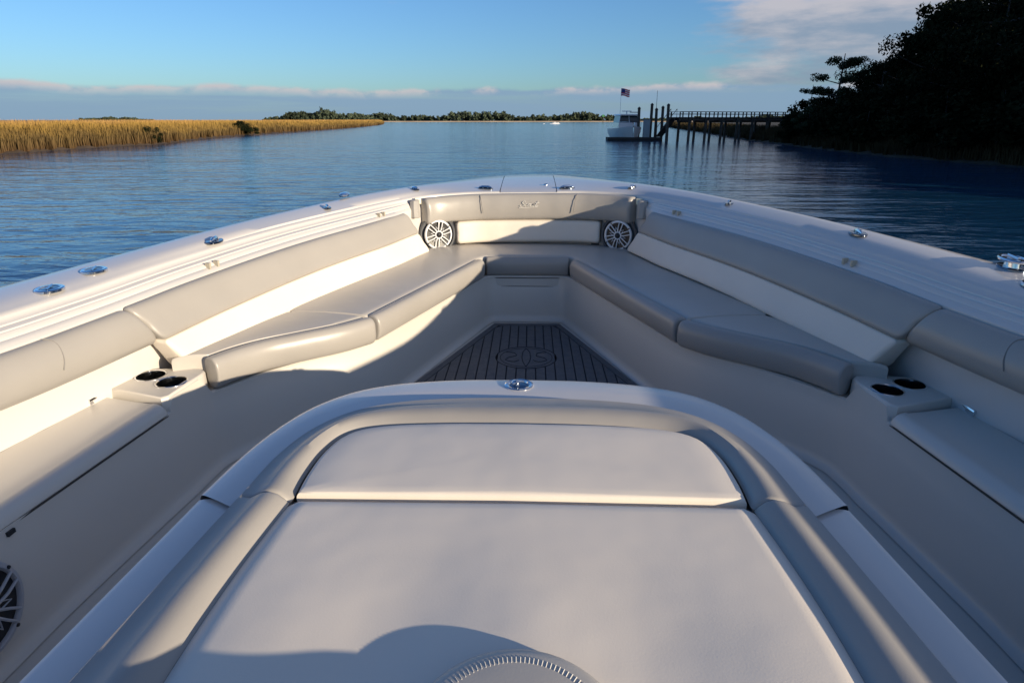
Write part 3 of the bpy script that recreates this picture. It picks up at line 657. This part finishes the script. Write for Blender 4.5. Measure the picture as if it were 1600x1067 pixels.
# bow backrest
SEC_WG = [(.004, .028), (.02, .014), (.045, .010), (.068, .018), (.083, .045), (.089, .085), (.088, .125), (.080, .155), (.06, .166), (.03, .168), (.004, .15)]
SEC_WC = [(.004, .172), (.04, .169), (.062, .173), (.074, .19), (.078, .23), (.082, .27), (.080, .295), (.06, .308), (.02, .308), (.004, .25)]
iL = [i for i in range(len(BF)) if BF[i].x > -.655 and BF[i].y > 3.5][0]; iR = 2 * C0 - iL
bb = B_(sweepB(iL, iR, SEC_WG, .02, .02), 'backrest_bolster', GREY)
iL2 = [i for i in range(len(BF)) if BF[i].x > -.455 and BF[i].y > 3.5][0]; iR2 = 2 * C0 - iL2
B_(sweepB(iL2, iR2, SEC_WC, .02, .02), 'backrest_cushion', CREAM)
for sx in (-.30, .30):
    pts = [Vector((sx + math.copysign(.010 * t * t, -sx) , 0, 0)) for t in range(6)]
    sp = []
    for t, (nn, d) in enumerate([(.046, .012), (.070, .020), (.085, .046), (.091, .085), (.0895, .12)]):
        v = Vector((sx * (1 - .02 * t), 4.09 - .2 * sx * sx - nn - .006, .42 + d)); sp.append(toP(v))
    MB().tube(sp, .0022, 5).build('stitched_seam', mat('dark_thread', (0.22, 0.21, 0.2), .7), bb)

# script logo on the bow backrest, embroidered in white thread
def logo():
    m = MB(); w = .10; ox, oz = -.052, .492
    S_ = [(.21, .92), (.13, 1.0), (.04, .88), (.06, .66), (.17, .52), (.18, .28), (.08, .12), (-.04, .22), (-.02, .36)]
    c_ = [(.36, .52), (.29, .58), (.24, .42), (.26, .22), (.33, .16), (.42, .28)]
    o_ = [(.42, .28), (.50, .56), (.44, .46), (.43, .24), (.50, .16), (.56, .34), (.52, .56), (.62, .48)]
    u_ = [(.62, .56), (.60, .28), (.65, .16), (.74, .32), (.77, .56), (.75, .28), (.80, .17), (.88, .36)]
    t_ = [(.98, .98), (.92, .5), (.92, .2), (.98, .15), (1.08, .28)]
    x_ = [(.84, .68), (1.08, .74)]
    sw = [(-.05, -.05), (.3, -.12), (.75, -.02), (1.1, .02)]
    for st in (S_, c_, o_, u_, t_, x_, sw):
        pts = []
        for p in spl([(a, b_, 0) for a, b_ in st], max(6, len(st) * 4)):
            x = ox + (p.x + p.y * .18) * w; h = oz + .016 - p.y * .036
            # follow the bolster's face
            d = h - .42; y = 4.09 - (.086 if d > .05 else .078) - .0065
            pts.append(toP(Vector((x, y, h))))
        m.tube(pts, .0019, 5)
    return m
logo().build('embroidered_script', THREAD, bb)

# seat cushion tops (n outward rows), front rolls
def seat_top(inner, outer, name, crown=.008, par=None):
    a = even(spl(inner, 40), 60) if len(inner) > 2 else even(inner, 60); c = even(spl(outer, 40), 60); rows = []
    for p, q in zip(a, c):
        row = [P(p.x, p.y, .80)]
        for t in (0, .015, .04, .1, .3, .5, .7, .9, .98, 1):
            v = p.lerp(q, t); z = .742 - crown * math.sin(math.pi * t) ** .6 + (.014 * (1 - t / .04) ** 2 if t < .04 else 0); row.append(P(v.x, v.y, z))
        rows.append(row)
    n = len(rows)
    def endrow(r, o, k): 
        c_ = sum(r, Vector()) / len(r); return [p + o * k + Vector((0, 0, -.012 if k > .5 else -.003)) for p in r]
    d0 = (rows[0][5] - rows[1][5]).normalized() * .006; d1 = (rows[-1][5] - rows[-2][5]).normalized() * .006
    rows = [[Vector((p.x, p.y, CAMZ - .80)) + d0 for p in rows[0]], endrow(rows[0], d0, 1), endrow(rows[0], d0, .5)] + rows + [endrow(rows[-1], d1, .5), endrow(rows[-1], d1, 1), [Vector((p.x, p.y, CAMZ - .80)) + d1 for p in rows[-1]]]
    return B_(MB().loft(rows), name, SEATV)
def OFF(y): # point of the seat's outer edge under the backrest at this Y
    i = idx_y(y, 1); v = BF[i] + NB[i] * (.16 * bowk(i)); return (v.x, v.y, 0)
bow_out = [(0, 4.06, 0), (.30, 4.045, 0), (.52, 3.98, 0), (.655, 3.83, 0)] + [OFF(y) for y in (3.5, 3.2, 2.9, 2.62)] + [(.965, 2.50, 0)]
inn = [(0, 3.645, 0), (.22, 3.645, 0), (.262, 3.61, 0), (.290, 3.54, 0), (.46, 2.99, 0), (.635, 2.445, 0)]
def lin_dense(pts, k=12):
    o = []
    for a, c in zip(pts, pts[1:]): o += [Vector(a).lerp(Vector(c), t / k) for t in range(k)]
    return o + [Vector(pts[-1])]
full_in = [mir(p) for p in lin_dense(inn)[:0:-1]] + lin_dense(inn); full_out = [mir(Vector(p)) for p in spl(bow_out, 60)[:0:-1]] + spl(bow_out, 60)
# match by fraction: inner corner to outer corner
def seat_u():
    a = even(lin_dense(inn, 20), 90); c = []
    # arc param map so that the diagonal at the inner corner meets the outer corner
    oc = even(spl(bow_out, 80), 200); La = sum((q - p).length for p, q in zip(a, a[1:])); 
    fa, fc = .19, .33
    for k in range(90):
        t = k / 89; u = t / fa * fc if t < fa else fc + (t - fa) / (1 - fa) * (1 - fc); c.append(oc[min(199, int(u * 199))])
    for _ in range(4): c = [c[0]] + [(c[i - 1] + c[i] * 2 + c[i + 1]) / 4 for i in range(1, len(c) - 1)] + [c[-1]]
    rows = []
    for p, q in zip(a, c):
        row = [P(p.x, p.y, .80)]
        for t in (0, .015, .04, .1, .3, .5, .7, .9, .98, 1):
            v = p.lerp(q, t); z = .742 - .008 * math.sin(math.pi * t) ** .6 + (.014 * (1 - t / .04) ** 2 if t < .04 else 0); row.append(P(v.x, v.y, z))
        rows.append(row)
    d1 = Vector((0.0, -.006, 0)); e1 = [p + d1 * .5 + Vector((0, 0, -.003)) for p in rows[-1]]; e2 = [p + d1 + Vector((0, 0, -.014)) for p in rows[-1]]; e3 = [Vector((p.x, p.y - .006, CAMZ - .80)) for p in rows[-1]]
    rows += [e1, e2, e3]; full = [MX(r) for r in rows[:0:-1]] + rows
    return B_(MB().loft(full), 'seat_cushion', SEATV)
seat_u()
near_in = [(.645, 2.425, 0), (.72, 2.33, 0), (.83, 2.235, 0), (.94, 2.145, 0), (1.01, 2.06, 0), (1.052, 1.978, 0)]
near_out = [(.970, 2.485, 0), OFF(2.38), OFF(2.25), OFF(2.16), OFF(2.06), OFF(1.975)]
for s in (1, -1):
    f = (lambda L_: [(s * p[0], p[1], 0) for p in L_]); seat_top(f(near_in), f(near_out), 'seat_cushion')
ROLL = rsec([(-.034, .752), (-.024, .741), (-.006, .738), (.010, .743), (.022, .760), (.026, .785), (.024, .812), (.016, .836), (.002, .846), (-.02, .845), (-.034, .82), (-.036, .78)], 28)
def roll(pts, r0=.012, r1=.012, closed=False, flip=1):
    L_ = even(pts, max(10, int(sum((Vector(b_) - Vector(a)).length for a, b_ in zip(pts, pts[1:])) / .03))); rows = []
    for i, p in enumerate(L_):
        a = L_[max(0, i - 1)]; c = L_[min(len(L_) - 1, i + 1)]; d = Vector((c.x - a.x, c.y - a.y, 0)).normalized(); n = Vector((d.y, -d.x, 0)) * flip
        rows.append([P((p + n * nn).x, (p + n * nn).y, h) for nn, h in ROLL])
    return B_(MB().loft(puff(rows, r0, r1), True, True), 'seat_front_roll', GREY)
roll([(-.225, 3.61, 0), (0, 3.61, 0), (.225, 3.61, 0)], .01, .01)
for s in (1, -1):
    roll([(s * x, y, 0) for x, y in ((.262, 3.53), (.435, 2.985), (.606, 2.45))], .012, .012, flip=s)
    nr = spl([(s * .620, 2.400, 0), (s * .70, 2.305, 0), (s * .81, 2.212, 0), (s * .92, 2.118, 0), (s * .99, 2.02, 0), (s * 1.028, 1.945, 0)], 30)
    roll(nr, .022, .008, flip=s)
# small locker face under the bow seat
stp = B_(MB().loft([[P(x, 3.5955, h) for h in (.862, .905)] for x in (-.208, .208)]), 'locker_front', LINER)
B_(MB().tube([P(-.212, 3.5965, .858), P(.212, 3.5965, .858), P(.212, 3.5965, .908), P(-.212, 3.5965, .908), P(-.212, 3.5965, .858)], .0022, 4), 'locker_gap', SEAM)

# ---- storage boxes, cup holder consoles
def lathe_obj(prof, M, name, m, parent, n=24): return MB().lathe(prof, n, M).build(name, m, parent)
for s in (1, -1):
    q = lambda x, y, h: P(s * x, y, h)
    out = [(1.056, 1.90), (1.058, 1.93), (1.075, 1.95), (1.16, 1.955), (1.275, 1.94), (1.30, 1.88), (1.285, 1.79), (1.235, 1.775), (1.085, 1.722), (1.070, 1.735), (1.064, 1.83)]
    out = [(s * x, y) for x, y in out]
    cups = [(s * 1.112, 1.835), (s * 1.207, 1.885)]
    circ = lambda c, r, n=28: [(c[0] + r * math.cos(2 * math.pi * k / n), c[1] + r * math.sin(2 * math.pi * k / n)) for k in range(n)]
    v, f = plate(out, [circ(c, .0435) for c in cups], CAMZ - .782); cb = mesh('cup_holder_console', v, f, LINER, boat, smooth=False)
    rows = []
    for dn, h in ((0, .782), (.004, .784), (.006, .788), (.007, .86)):
        c = Vector((s * 1.16, 1.84, 0)); rows.append([P((Vector((x, y, 0)) + (Vector((x, y, 0)) - c).normalized() * dn).x, (Vector((x, y, 0)) + (Vector((x, y, 0)) - c).normalized() * dn).y, h) for x, y in out])
    MB().loft(rows, True).build('console_side', LINER, cb)
    for c in cups:
        T = Matrix.Translation((c[0], c[1], CAMZ - .782))
        cup = MB().lathe([(.0475, .000), (.0475, .0025), (.0455, .0035), (.043, .002), (.0425, -.004), (.041, -.05), (.040, -.088), (.036, -.092), (.001, -.092)], 32, T).build('cup_holder', CHROME, boat)
        MB().lathe([(.0385, -.0885), (.001, -.0885)], 24, T).build('rubber_base', BLACK, cup)
    # lid of the aft locker
    rows = []
    for y in [1.70 - .05 * k for k in range(0, 60)]:
        xin = 1.062 if y > 1.7 else 1.062 + (1.7 - y) * .092; xin = min(xin, 1.135)
        i = idx_y(y, 1); xo = (BF[i] + NB[i] * .082).x
        row = [(xin + .003, .834), (xin, .830), (xin + .004, .815), (xin + .014, .803), (xin + .026, .799), (xin + .04, .798), (xin + .05, .801), ((xin + xo) / 2, .803), (xo, .803)]
        rows.append([q(x + (.03 if False else 0), y + (x - xin) * .28 * max(0, 1 - (1.70 - y) / .6), h) for x, h in row])
    f0 = [Vector((p.x, p.y + .004, min(p.z, CAMZ - .812))) for p in rows[0]]
    lid = B_(MB().loft([f0] + rows), 'locker_lid', LINER)
    # dark strip below the lid, its colour standing in for the gap's shade
    B_(MB().loft([[q(min(1.066 + (1.71 - y) * .092, 1.139), y, .832), q(min(1.063 + (1.71 - y) * .092, 1.136), y, .8395)] for y in [1.71 - .1 * k for k in range(0, 30)]]), 'lid_gap_shade', SEAM)
    # small hinge at the foot of the white panel
    hn = B_(MB().box(q(1.300, 1.72, .795), (.028, .042, .012)), 'hinge', CHROME, smooth=False)
    MB().tube([q(1.288, 1.695, .787), q(1.288, 1.745, .787)], .006, 8).build('hinge_pin', CHROME, hn)
    MB().box(q(1.312, 1.72, .778), (.006, .042, .030)).build('hinge_leaf', CHROME, hn, smooth=False)
    # coaming clips
    for y in (2.31, 3.50):
        i = idx_y(y, s)
        for k in (-1, 1):
            v = BF[i] + NB[i] * .067; v.z = BF[i].z + .044; t = Vector((-NB[i].y, NB[i].x, 0)) * .022 * k
            B_(MB().box(toP(v + t), (.020, .009, .022), math.atan2(NB[i].y, NB[i].x)), 'cushion_clip', mat('beige_plastic', (0.42, 0.38, 0.30), .5), smooth=False)

# ---- speakers
def speaker(c, n, r, WHITEP=WHITEP):
    M = frame(c, n)
    root = B_(MB().lathe([(r * 1.0, -.004), (r * 1.02, .004), (r * .98, .010), (r * .90, .012), (r * .87, .008), (r * .86, .0)], 40, M), 'speaker', WHITEP)
    MB().lathe([(r * .9, .003), (r * .80, .002), (r * .45, -.001), (r * .2, -.002), (.0005, -.002)], 32, M).build('cone', BLACK, root)
    g = MB(); pt = lambda a, rr, z=.009: M @ Vector((math.cos(a) * rr, math.sin(a) * rr, z))
    for k in range(6):
        a = 2 * math.pi * k / 6 + .3
        for sg in (-1, 1):
            g.tube([pt(a + sg * .30, r * .24, .012), pt(a + sg * .21, r * .55, .014), pt(a + sg * .15, r * .9, .010)], r * .036, 6)
        g.tube([pt(a + .24, r * .33, .011), pt(a + math.pi / 6, r * .60, .012), pt(a + math.pi / 3 - .24, r * .33, .011)], r * .022, 6)
    g.build('grille', WHITEP, root)
    MB().lathe([(r * .27, .006), (r * .28, .014), (r * .22, .017), (r * .19, .013)], 24, M).build('hub_ring', WHITEP, root)
    MB().lathe([(r * .20, .010), (r * .12, .016), (.0005, .018)], 24, M).build('hub_cap', BLACK, root)
    for k in range(4):
        a = 2 * math.pi * k / 4 + .6; MB().lathe([(.005, .008), (.004, .014), (.0005, .015)], 8, M @ Matrix.Translation((math.cos(a) * r * .94, math.sin(a) * r * .94, 0))).build('screw', BLACK, root)
    return root
for s in (1, -1):
    nv = Vector((-s * .50, -.86, .05)); c = P(s * .548, 3.895, .662)
    speaker(c, nv, .088)
    M = frame(c - nv.normalized() * .012, nv)
    B_(MB().lathe([(.118, -.02), (.118, .004), (.112, .010), (.104, .008), (.098, -.004), (.0, -.006)], 40, M), 'speaker_pod', mat('dark_grey_vinyl', (0.075, 0.078, 0.085), .5))
    # corner face behind the speaker
    B_(MB().loft([[P(s * .40, 4.035, h), P(s * .50, 4.01, h), P(s * .62, 3.93, h), P(s * .70, 3.80, h), P(s * .74, 3.68, h)] for h in (.57, .76)]), 'corner_panel', mat('dark_grey_vinyl', (0.075, 0.078, 0.085), .5))
    # grey end pads between bow and side backrest, with small light latch tab
    B_(MB().loft(puff([[P(s * (x + .03 * math.cos(a)), y + .03 * math.sin(a), h) for a in [k * math.pi / 4 for k in range(8)]] for x, y, h in ((.668, 3.81, .45), (.668, 3.80, .49), (.664, 3.79, .54))], .006, .006), True, True), 'corner_pad', GREY)
    B_(MB().box(P(s * .655, 3.85, .455), (.036, .012, .034), s * -.5), 'latch_tab', mat('cream_plastic', (0.75, 0.72, 0.55), .4), smooth=False)
    speaker(P(s * 1.100, 1.025, .955), Vector((-s, .02, .04)), .100, mat('grey_plastic', (0.40, 0.40, 0.42), 0.35))
    lt = B_(MB().lathe([(.012, 0), (.012, .006), (.001, .007)], 16, frame(P(s * 1.112, .985, 1.035), Vector((-s, 0, 0)))), 'push_latch', BLACK)
    lt2 = B_(MB().box(P(s * 1.112, 1.15, .848), (.010, .020, .010)), 'lid_catch', BLACK, smooth=False)

# ---- deck fittings on the gunwale
def up(p): return P(p[0], p[1], p[2])
def deckpt(x, y):
    """height of the gunwale top under (x, y)"""
    best = None
    for i in range(len(AF)):
        a, b_ = AF[i], BF[i]; q = b_ - a; t = ((x - a.x) * q.x + (y - a.y) * q.y) / (q.x ** 2 + q.y ** 2); t = max(0, min(1, t)); v = a.lerp(b_, t); d = (v.x - x) ** 2 + (v.y - y) ** 2
        if best is None or d < best[0]: best = (d, v.z - .008 * math.sin(math.pi * t))
    return toP(Vector((x, y, best[1])))
def rod_holder(x, y, r, ang):
    c = deckpt(x, y); M = Matrix.Translation(c) @ Matrix.Rotation(ang, 4, 'Z') @ Matrix.Diagonal((1.25, .95, 1, 1))
    o = B_(MB().lathe([(r, -.002), (r * .99, .004), (r * .9, .0065), (r * .72, .006), (r * .66, .001)], 32, M), 'rod_holder', CHROME)
    MB().lathe([(r * .68, .003), (r * .5, .0045), (.0005, .005)], 24, M).build('tube_cap', mat('dark_steel', (0.16, 0.19, 0.24), .15, metal=1.0), o)
    MB().tube([M @ Vector((-r * .5, 0, .006)), M @ Vector((r * .5, 0, .009))], .003, 6).build('crossbar', CHROME, o)
def cleat(x, y, r, ang, raised=0.0):
    c = deckpt(x, y); M = Matrix.Translation(c) @ Matrix.Rotation(ang, 4, 'Z')
    E = M @ Matrix.Diagonal((1.5, .8, 1, 1))
    o = B_(MB().lathe([(r, -.002), (r, .003), (r * .94, .005), (r * .3, .004), (.0005, .004)], 32, E), 'pop_up_cleat', mat('dark_steel', (0.16, 0.19, 0.24), .15, metal=1.0))
    if raised:
        MB().lathe([(r * .55, 0), (r * .5, raised), (r * 1.0, raised + .001), (r * 1.04, raised + .006), (r * .98, raised + .010), (r * .80, raised + .010), (r * .76, raised + .007), (r * .3, raised + .006), (.0005, raised + .006)], 32, E).build('raised_plate', CHROME, o)
        MB().tube([M @ Vector((-r * .8, 0, raised + .012)), M @ Vector((r * .8, 0, raised + .012))], .005, 6).build('horn', CHROME, o); return
    z = .006 + raised
    MB().tube([M @ Vector((-r * 1.25, 0, z + .002)), M @ Vector((-r * .6, 0, z + .006)), M @ Vector((r * .6, 0, z + .006)), M @ Vector((r * 1.25, 0, z + .002))], [.004, .008, .008, .004], 8).build('horn', CHROME, o)
    for k in (-1, 1): MB().tube([M @ Vector((k * r * .45, 0, -.002)), M @ Vector((k * r * .45, 0, z + .004))], .006, 8).build('cleat_post', CHROME, o)
rod_holder(-1.405, 1.80, .040, 1.9); rod_holder(-1.40, 2.0, .040, 1.9)
rod_holder(1.445, 1.80, .040, -1.9)
cleat(-1.225, 2.47, .038, 1.75); cleat(1.275, 2.50, .038, -1.75)
cleat(1.50, 1.985, .044, -1.8, .022)
cleat(-1.02, 3.27, .026, 2.0); cleat(1.02, 3.32, .026, -2.0)
cleat(-.70, 4.02, .026, 2.3); cleat(.64, 4.06, .026, -2.3)
cleat(-.275, 4.17, .034, 2.9); cleat(.245, 4.17, .034, -2.9)
rod_holder(.11, 4.30, .014, 0)
nl = B_(MB().loft(puff([[deckpt(-1.02, 3.60) + Vector((.025 * math.cos(a) * k, y, .014 + .014 * math.sin(a) * k)) for a in [j * math.pi / 4 for j in range(8)]] for y, k in ((-.05, .7), (-.02, 1), (.02, 1), (.05, .7))], .01, .01), True, True), 'navigation_light', CHROME)

# ---- foam deck mat in the foot well
mat_o = B_(MB().loft([[P(-.185, 3.505, 1.1085), P(.185, 3.505, 1.1085)], [P(-.79, 1.75, 1.1085), P(.79, 1.75, 1.1085)]]), 'deck_mat', DECKD, smooth=False)
def halfw(y): return .185 + (3.505 - y) * .3447
def slab(poly, h0, h1):
    return MB().loft([[P(x, y, h1) for x, y in poly], [P(x, y, h0) for x, y in poly]], True, True)
bw = .034
slab([(-halfw(3.505), 3.505), (halfw(3.505), 3.505), (halfw(3.505 - bw), 3.505 - bw), (-halfw(3.505 - bw), 3.505 - bw)], 1.1025, 1.108).build('border_strip', DECKF, mat_o, smooth=False)
for s in (1, -1):
    slab([(s * halfw(3.468), 3.468), (s * (halfw(3.468) - bw), 3.468), (s * (halfw(1.75) - bw), 1.75), (s * halfw(1.75), 1.75)], 1.1025, 1.108).build('border_strip', DECKF, mat_o, smooth=False)
pitch = .0455
for k in range(-15, 16):
    x0, x1 = k * pitch - pitch / 2 + .0028, k * pitch + pitch / 2 - .0028
    x0 += pitch / 2; x1 += pitch / 2
    def ytop(x): return min(3.464, 3.505 - (abs(x) + bw + .005 - .185) / .3447)
    y0, y1 = ytop(x0), ytop(x1)
    if min(y0, y1) < 1.85: continue
    ec, er_ = Vector((0, 2.95)), .150
    def cut(x):
        d = er_ ** 2 - x * x; return math.sqrt(d) if d > 0 else 0
    if abs((x0 + x1) / 2) < er_ - .01:
        c0, c1 = cut(x0), cut(x1)
        slab([(x0, 2.95 + c0 + .004), (x1, 2.95 + c1 + .004), (x1, y1), (x0, y0)], 1.1025, 1.108).build('plank', DECKF, mat_o, smooth=False)
        slab([(x0, 1.76), (x1, 1.76), (x1, 2.95 - c1 - .004), (x0, 2.95 - c0 - .004)], 1.1025, 1.108).build('plank', DECKF, mat_o, smooth=False)
    else: slab([(x0, 1.76), (x1, 1.76), (x1, y1), (x0, y0)], 1.1025, 1.108).build('plank', DECKF, mat_o, smooth=False)
MB().lathe([(.150, -.005), (.148, 0), (.0005, 0)], 48, Matrix.Translation((0, 2.95, CAMZ - 1.1025))).build('emblem_disc', DECKF, mat_o)
m = MB(); E0 = Vector((0, 2.95, CAMZ - 1.1022))
m.tube([E0 + Vector((.150 * math.cos(a), .150 * math.sin(a), 0)) for a in [k * math.pi / 24 for k in range(49)]], .0022, 4)
m.tube([E0 + Vector((.128 * math.cos(a), .128 * math.sin(a), 0)) for a in [k * math.pi / 24 for k in range(49)]], .0016, 4)
for s in (1, -1):
    m.tube([E0 + Vector((s * x, y, 0)) for x, y in [(0, .128), (.018, .075), (.022, 0), (.016, -.06), (0, -.128)]], .0022, 4)
    m.tube([E0 + p for p in spl([(s * .10, .07, 0), (s * .06, .062, 0), (s * .05, .02, 0), (s * .085, -.005, 0), (s * .10, -.04, 0), (s * .06, -.062, 0), (s * .035, -.04, 0)], 20)], .0024, 4)
m.build('emblem_groove', DECKD, mat_o)

# ================================================================== FORWARD LOUNGE (front of the console)
LH = .68
Lc = [(0, 1.655), (.17, 1.648), (.33, 1.618), (.44, 1.565), (.52, 1.475), (.57, 1.36), (.602, 1.22), (.620, 1.055)]
Lo = spl([(x, y, 0) for x, y in Lc], 40); LoF = [mir(p) for p in Lo[:0:-1]] + Lo
Oc = [(0, 1.465), (.15, 1.458), (.29, 1.43), (.40, 1.37), (.472, 1.275), (.510, 1.15), (.524, 1.0)]
Oo = spl([(x, y, 0) for x, y in Oc], 40); OoF = [mir(p) for p in Oo[:0:-1]] + Oo
Ic = [(0, 1.302), (.18, 1.298), (.32, 1.282), (.385, 1.245), (.412, 1.17), (.418, 1.08), (.414, 1.0)]
Io = spl([(x, y, 0) for x, y in Ic], 40); IoF = [mir(p) for p in Io[:0:-1]] + Io
rows = []
for i, (a, c) in enumerate(zip(LoF, OoF)):
    q = (c - a).normalized(); row = []
    for d, h in ((.03, 1.11), (.022, .80), (.004, .735), (0, .71), (.001, .692), (.007, .683), (.018, LH)): v = a + q * d; row.append(P(v.x, v.y, h))
    for t in (.5, 1.0, 1.5): v = a.lerp(c, t); row.append(P(v.x, v.y, LH - .002 if t < 1.4 else LH + .002))
    rows.append(row)
lf = B_(MB().loft(rows), 'lounge_front_rim', GEL)
for s in (1, -1):
    rows = []
    for k in range(40):
        y = 1.043 - k * .07; xo = .622 + (.065 * (1.043 - y) if y > .4 else .0418 + .02 * (.4 - y)); xi = .50; row = []
        for x, h in ((xo - .03, 1.11), (xo - .022, .80), (xo - .004, .742), (xo, .716), (xo - .001, .698), (xo - .007, .689), (xo - .018, .686), ((xo + xi) / 2, .685), (xi, .686), (xi - .1, .69)): row.append(P(s * x, y, h))
        rows.append(row)
    f0 = [Vector((p.x, p.y + .003, min(p.z, CAMZ - .70))) for p in rows[0]]
    B_(MB().loft([f0] + rows), 'lounge_side_rim', GEL)
B_(MB().box(P(0, .2, .72), (1.19, 1.7, .02)), 'lounge_base', SEAM, smooth=False)
for s in (1, -1):
    B_(MB().box(P(s * .50, 1.035, .682), (.012, .03, .01)), 'lid_stop', BLACK, smooth=False)

# padded rim: front arch
def arch_sec(o, i, h0=.684, hc=.631, hi=.655, n=14):
    r = []; w = (i - o)
    prof = [(0, h0), (.015, h0 - .014), (.06, h0 - .028), (.16, h0 - .040), (.34, hc + .014), (.54, hc + .003), (.70, hc), (.84, hc + .006), (.94, hc + .016), (1.0, hi)]
    for t, h in prof: v = o + w * t; r.append(P(v.x, v.y, h))
    v = o + w * .8; r.append(P(v.x, v.y, .70)); v = o + w * .2; r.append(P(v.x, v.y, .70)); return r
rows = [arch_sec(o, i) for o, i in zip(OoF, IoF)]
B_(MB().loft(puff(rows, .012, .012), True, True), 'rim_bolster', GREY)
for s in (1, -1):
    rows = []
    for k in range(30):
        y = .982 - k * .06; e_ = max(0, 1.0 - max(y, .3)); o = Vector((s * (.525 + .080 * e_), y, 0)); i = Vector((s * (.4145 + .030 * e_ + .010 * math.sin(min(1, (1.0 - y) / .5) * math.pi)), y, 0)); rows.append(arch_sec(o, i))
    B_(MB().loft(puff(rows, .012, .012), True, True), 'rim_bolster', GREY)
# inner front pad
ip = [(p.x * .988, p.y - .006) for p in IoF]
ip = [(-.409, 1.004)] + [(x, y) for x, y in ip if y > 1.02] + [(.409, 1.004)]
base = even([Vector((x, y, 0)) for x, y in ip], 70); line = [Vector((.409 - .818 * k / 30, 1.004, 0)) for k in range(1, 30)]
outl = [(p.x, p.y) for p in base + line]
ph = lambda x, y: CAMZ - (.643 - .004 * (1 - abs(x) / .4))
B_(pillow(outl, ph, .05, .012, .004, rings=8), 'lounge_headrest_pad', CREAM)
# main pad
po = []
for k in range(30): po.append((-.412 + .824 * k / 30, .992))
for k in range(34): po.append((.412 + .012 * math.sin(min(1, k / 12) * math.pi), .992 - k * .05))
for k in range(30): po.append((.412 - .824 * k / 30, .992 - 34 * .05))
for k in range(34): po.append((-.412 - .012 * math.sin(min(1, (34 - k) / 12) * math.pi), .992 - (34 - k) * .05))
def mp(x, y):
    g = math.exp(-((y - .62) / .16) ** 2); return CAMZ - (.646 - .003 * (1 - abs(x) / .42) - .004 * g * math.cos(x * 19))
def main_pad():
    xs = [-.414 + .828 * k / 44 for k in range(45)]; ys = [.994, .991, .984, .975] + [.96 - .03 * k for k in range(48)]; rows = []
    for y in ys:
        e = {0: .032, 1: .010, 2: .003, 3: .0005}.get(ys.index(y), 0); bul = .010 * math.sin(min(1, max(0, (1.0 - y) / .5)) * math.pi) + .030 * max(0, 1.0 - max(y, .3)); row = []
        for ed, dz in ((1.0, .06), (1.0, .018)): row.append(Vector((-.414 * ed - bul, y, mp(-.41, y) - dz - e)))
        for j, x in enumerate(xs):
            d = min(x + .414, .414 - x); ez = .009 * (1 - min(1, d / .016)) ** 2; xx = x + math.copysign(bul, x) * abs(x) / .414; row.append(Vector((xx, y, mp(x, y) - ez - e)))
        for ed, dz in ((1.0, .018), (1.0, .06)): row.append(Vector((.414 * ed + bul, y, mp(.41, y) - dz - e)))
        rows.append(row)
    rows = [[Vector((p.x, p.y + .0005, min(p.z, CAMZ - .69))) for p in rows[0]]] + rows
    return MB().loft(rows)
B_(main_pad(), 'lounge_pad', CREAM)
# unseen backrest wedge aft, added and shaped to cast shadow on the pads
wd = [(-.34, .40), (-.31, .425), (-.1, .432), (.08, .432), (.14, .425), (.17, .40), (.17, -.1), (-.34, -.1)]
wdo = [(p.x, p.y) for p in even([Vector((x, y, 0)) for x, y in wd + [wd[0]]], 80)[:-1]]
B_(pillow(wdo, CAMZ - .565, .09, .02, .006), 'backrest_shadow_wedge', CREAM)
# head rest with stitching
hc_ = Vector((0.005, .475)); hr_ = [(hc_.x + .140 * math.cos(a) * (1 if math.sin(a) > 0 else 1), hc_.y + (.163 if math.sin(a) > 0 else .11) * math.sin(a)) for a in [2 * math.pi * k / 64 for k in range(64)]]
def hz(x, y): return CAMZ - .620
hrst = B_(pillow(hr_, hz, .05, .020, .004, rings=8), 'head_cushion', SEATV)
m = MB()
for k in range(46):
    a = R(28) + R(124) * k / 45; c, s_ = math.cos(a), math.sin(a)
    p0 = Vector((hc_.x + .108 * c, hc_.y + .129 * s_, CAMZ - .6187)); p1 = Vector((hc_.x + .115 * c, hc_.y + .138 * s_, CAMZ - .6190)); m.tube([p0, p1], .00065, 4)
tag(m.build('stitching', THREAD, hrst), kind='stuff')
# latch on the lounge rim
M = Matrix.Translation(P(-.012, 1.598, LH - .001))
lt = B_(MB().lathe([(.039, -.001), (.039, .003), (.035, .0055), (.029, .004), (.027, -.001), (.0005, -.003)], 36, M), 'rim_latch', CHROME)
MB().lathe([(.0265, .0), (.016, .002), (.0005, .002)], 24, M).build('latch_dish', mat('dark_steel', (0.16, 0.19, 0.24), .15, metal=1.0), lt)
MB().lathe([(.011, .001), (.011, .010), (.008, .013), (.0005, .014)], 20, M @ Matrix.Translation((-.008, .006, 0))).build('latch_button', CHROME, lt)
# low helm console body behind the lounge
B_(MB().loft([[P(-.5, -1.0, 1.11), P(.5, -1.0, 1.11), P(.5, -1.9, 1.11), P(-.5, -1.9, 1.11)], [P(-.48, -1.0, .58), P(.48, -1.0, .58), P(.48, -1.85, .58), P(-.48, -1.85, .58)], [P(-.44, -1.05, .55), P(.44, -1.05, .55), P(.44, -1.8, .55), P(-.44, -1.8, .55)]], True, True), 'helm_console', GEL)
